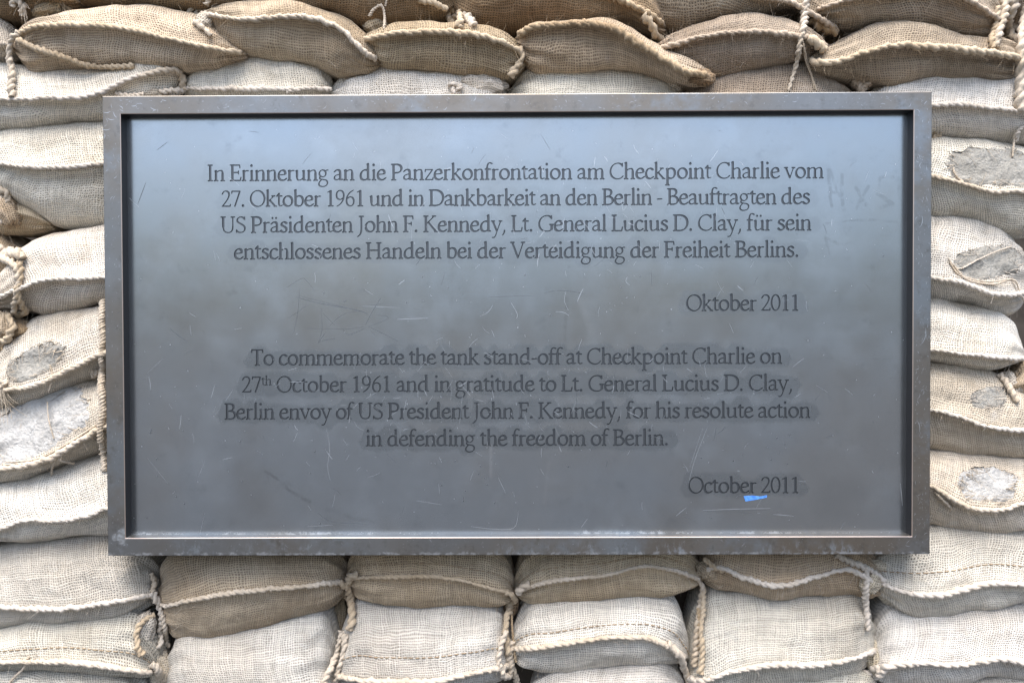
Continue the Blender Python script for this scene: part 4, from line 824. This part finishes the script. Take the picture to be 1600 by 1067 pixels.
# left
rag('D1b', 12, 330, 18, 28, 'tan', 1.7, .016, rot=20); knot('D1b', 8, 304, .013, .0055, 'cream', .3); cord('D1b', [(-6,296),(8,298),(12,312),(6,330),(2,350)], .0060, 2, 'cream')
cord('D2', [(-8,386),(10,396),(26,396),(34,406)], .0085, 3, 'cream'); cord('D2', [(-4,400),(14,408),(26,418),(29,440),(26,462),(22,478),(22,488)], .0062, 2, 'cream'); cord('D2', [(30,408),(32,430),(28,452),(32,474),(40,486),(30,491),(20,488)], .0060, 2, 'tan')
rag('D2c', 8, 508, 16, 22, 'tan', 2.9, .014); cord('D2c', [(14,494),(20,510),(12,528),(4,534)], .006, 2, 'tan'); tassel('D2c', 4, 540, -.2, 1, 14, .01, yarn='brown')
cord('D3', [(161,470),(159,500),(161,530),(158,560),(161,580)], .0050, 3, 'cream', pitch=3.); cord('D4', [(160,574),(158,610),(161,640),(157,672),(160,700),(163,736)], .0052, 3, 'cream', pitch=3.); knot('D4', 147, 583, .006, .003, 'cream')
tassel('D3', 5, 606, .05, 1, 22, .045, .0008, 'cream'); knot('D3', 4, 600, .007, .0032, 'cream'); cord('D3', [(78,570),(82,590),(76,612)], .0012, 1, 'cream')
cord('D4', [(74,628),(76,655),(84,685)], .0011, 1, 'cream'); cord('D4', [(84,708),(96,720),(116,724)], .0016, 2, 'cream'); cord('D4', [(90,708),(82,728),(80,742)], .0018, 2, 'cream')
for k in range(3): cord('D4', [(8,722+4*k),(60,716+3*k),(110,690+4*k),(150,664+4*k)], .0013, 1, 'cream')
# right
cord('F2', [(1482,404),(1498,420),(1530,405),(1560,392),(1580,386)], .0018, 2, 'white'); cord('F2', [(1484,410),(1500,430),(1540,440),(1582,436)], .0016, 2, 'cream'); cord('F2', [(1490,414),(1510,436),(1550,444),(1584,438),(1594,460),(1600,470)], .0016, 2, 'cream')
cord('F2', [(1582,438),(1590,455),(1600,466)], .0016, 2, 'white'); cord('F1', [(1490,262),(1492,272),(1505,286)], .002, 2, 'cream'); cord('F1', [(1610,196),(1588,208),(1584,228),(1582,246)], .0022, 2, 'cream')
rag('F4b', 1580, 600, 14, 22, 'cream', 3.3, .014, rot=35); cord('F4', [(1562,585),(1574,600),(1584,618),(1590,628)], .006, 2, 'cream')
cord('F5', [(1460,768),(1472,780),(1484,792),(1488,796)], .0030, 2, 'cream'); tassel('F5', 1484, 790, .3, .8, 10, .012, yarn='cream')
# under the frame
cord('E1', [(238,925),(241,908),(236,895)], .0048, 2, 'cream'); cord('E1', [(236,926),(246,940),(252,962),(250,984),(252,1000),(247,1012)], .0062, 2, 'white', taper=.3); cord('E1', [(254,960),(258,985),(260,1002),(264,1010)], .0045, 2, 'cream'); tassel('E1', 262, 1008, .1, 1, 10, .008, yarn='cream')
rag('E2', 224, 985, 17, 34, 'cream', 1.2, .016, rot=-18); cord('E2', [(242,960),(222,972),(214,990),(216,1012),(222,1024)], .0058, 2, 'tan'); rag('H1', 250, 1044, 18, 32, 'cream', 6.6, .016, rot=8); cord('H1', [(236,1036),(246,1046),(250,1062),(246,1080)], .0066, 3, 'cream')
cord('E2', [(530,908),(543,920),(549,942),(550,964),(546,984)], .0062, 2, 'tan'); rag('E2', 530, 968, 13, 46, 'tan', 8.8, .014, rot=-4); tassel('E2', 548, 968, .5, .7, 5, .02, yarn='cream')
cord('H3', [(534,985),(528,1012),(520,1036),(508,1062),(500,1085)], .0062, 2, 'cream'); cord('H3', [(540,990),(536,1020),(528,1050),(522,1085)], .0062, 2, 'cream'); rag('E3', 548, 925, 12, 26, 'tan', 4.9, .014, rot=10); cord('E3', [(542,912),(548,900),(560,898)], .0058, 2, 'tan')
rag('E4', 800, 940, 13, 28, 'brown', 7.1, .014, rot=-6); cord('E4', [(806,930),(796,950),(790,980),(792,1010),(796,1022)], .0066, 2, 'tan'); cord('E4', [(800,940),(800,975),(803,1010),(806,1034)], .0022, 2, 'brown'); cord('H3', [(792,985),(782,1010),(780,1036),(790,1058),(798,1046),(794,1020)], .0058, 2, 'cream'); cord('H4', [(800,1000),(796,1030),(804,1052),(812,1084)], .0062, 2, 'cream')
cord('E3', [(790,925),(800,930),(806,940)], .0058, 2, 'tan'); cord('E4', [(808,926),(818,916),(828,912)], .0066, 2, 'cream')
cord('E4', [(1090,905),(1097,918),(1094,945),(1090,980),(1088,1010),(1084,1040)], .0056, 2, 'cream'); cord('H5', [(1098,915),(1099,950),(1095,985),(1097,1020),(1094,1052)], .0052, 2, 'tan'); cord('H5', [(1092,950),(1092,985),(1090,1015)], .0036, 2, 'brown'); rag('E5', 1108, 890, 22, 16, 'tan', 2.6, .014, rot=-20)
cord('E5', [(1100,872),(1115,884),(1130,892)], .0050, 2, 'tan'); cord('H4', [(1042,1004),(1062,1024),(1070,1046),(1078,1075)], .0068, 3, 'cream')
cord('E5', [(1306,866),(1325,876),(1345,884),(1362,892),(1384,908)], .0050, 2, 'white'); cord('E6', [(1352,884),(1355,905),(1352,930),(1354,955),(1356,984)], .0052, 2, 'white', taper=.2); rag('E6', 1360, 908, 18, 20, 'cream', 5.2, .012, rot=-25); rag('E6', 1378, 884, 22, 9, 'cream', 1.9, .008, rot=-15)
rag('H6', 1366, 1030, 12, 30, 'cream', 3.7, .012, rot=6); knot('H6', 1362, 1056, .012, .0052, 'white'); cord('H6', [(1372,1054),(1392,1040),(1430,1036)], .0068, 2, 'white')
cord('H1', [(45,1025),(38,1042),(20,1060),(8,1075)], .0018, 2, 'cream')
# added dark backing: blocks sky light from leaking through gaps between bags
wm = NB('dark_backing'); ob = wm.coord('Object'); wm.out(Base_Color=wm.mix(wm.step(wm.noise(ob, 14., 5, .65), .3, .7), (.055, .045, .035), (.12, .10, .08)), Roughness=1.)
x0, x1, y0, y1, z0, z1 = -1.2, 1.2, .30, .5, 0., 2.1
tag(mesh_obj('added_backing', [(x0, y0, z0), (x1, y0, z0), (x1, y0, z1), (x0, y0, z1), (x0, y1, z0), (x1, y1, z0), (x1, y1, z1), (x0, y1, z1)], [[0, 1, 2, 3], [5, 4, 7, 6], [4, 0, 3, 7], [1, 5, 6, 2], [3, 2, 6, 7], [4, 5, 1, 0]], wm.m, smooth=False), kind='structure')
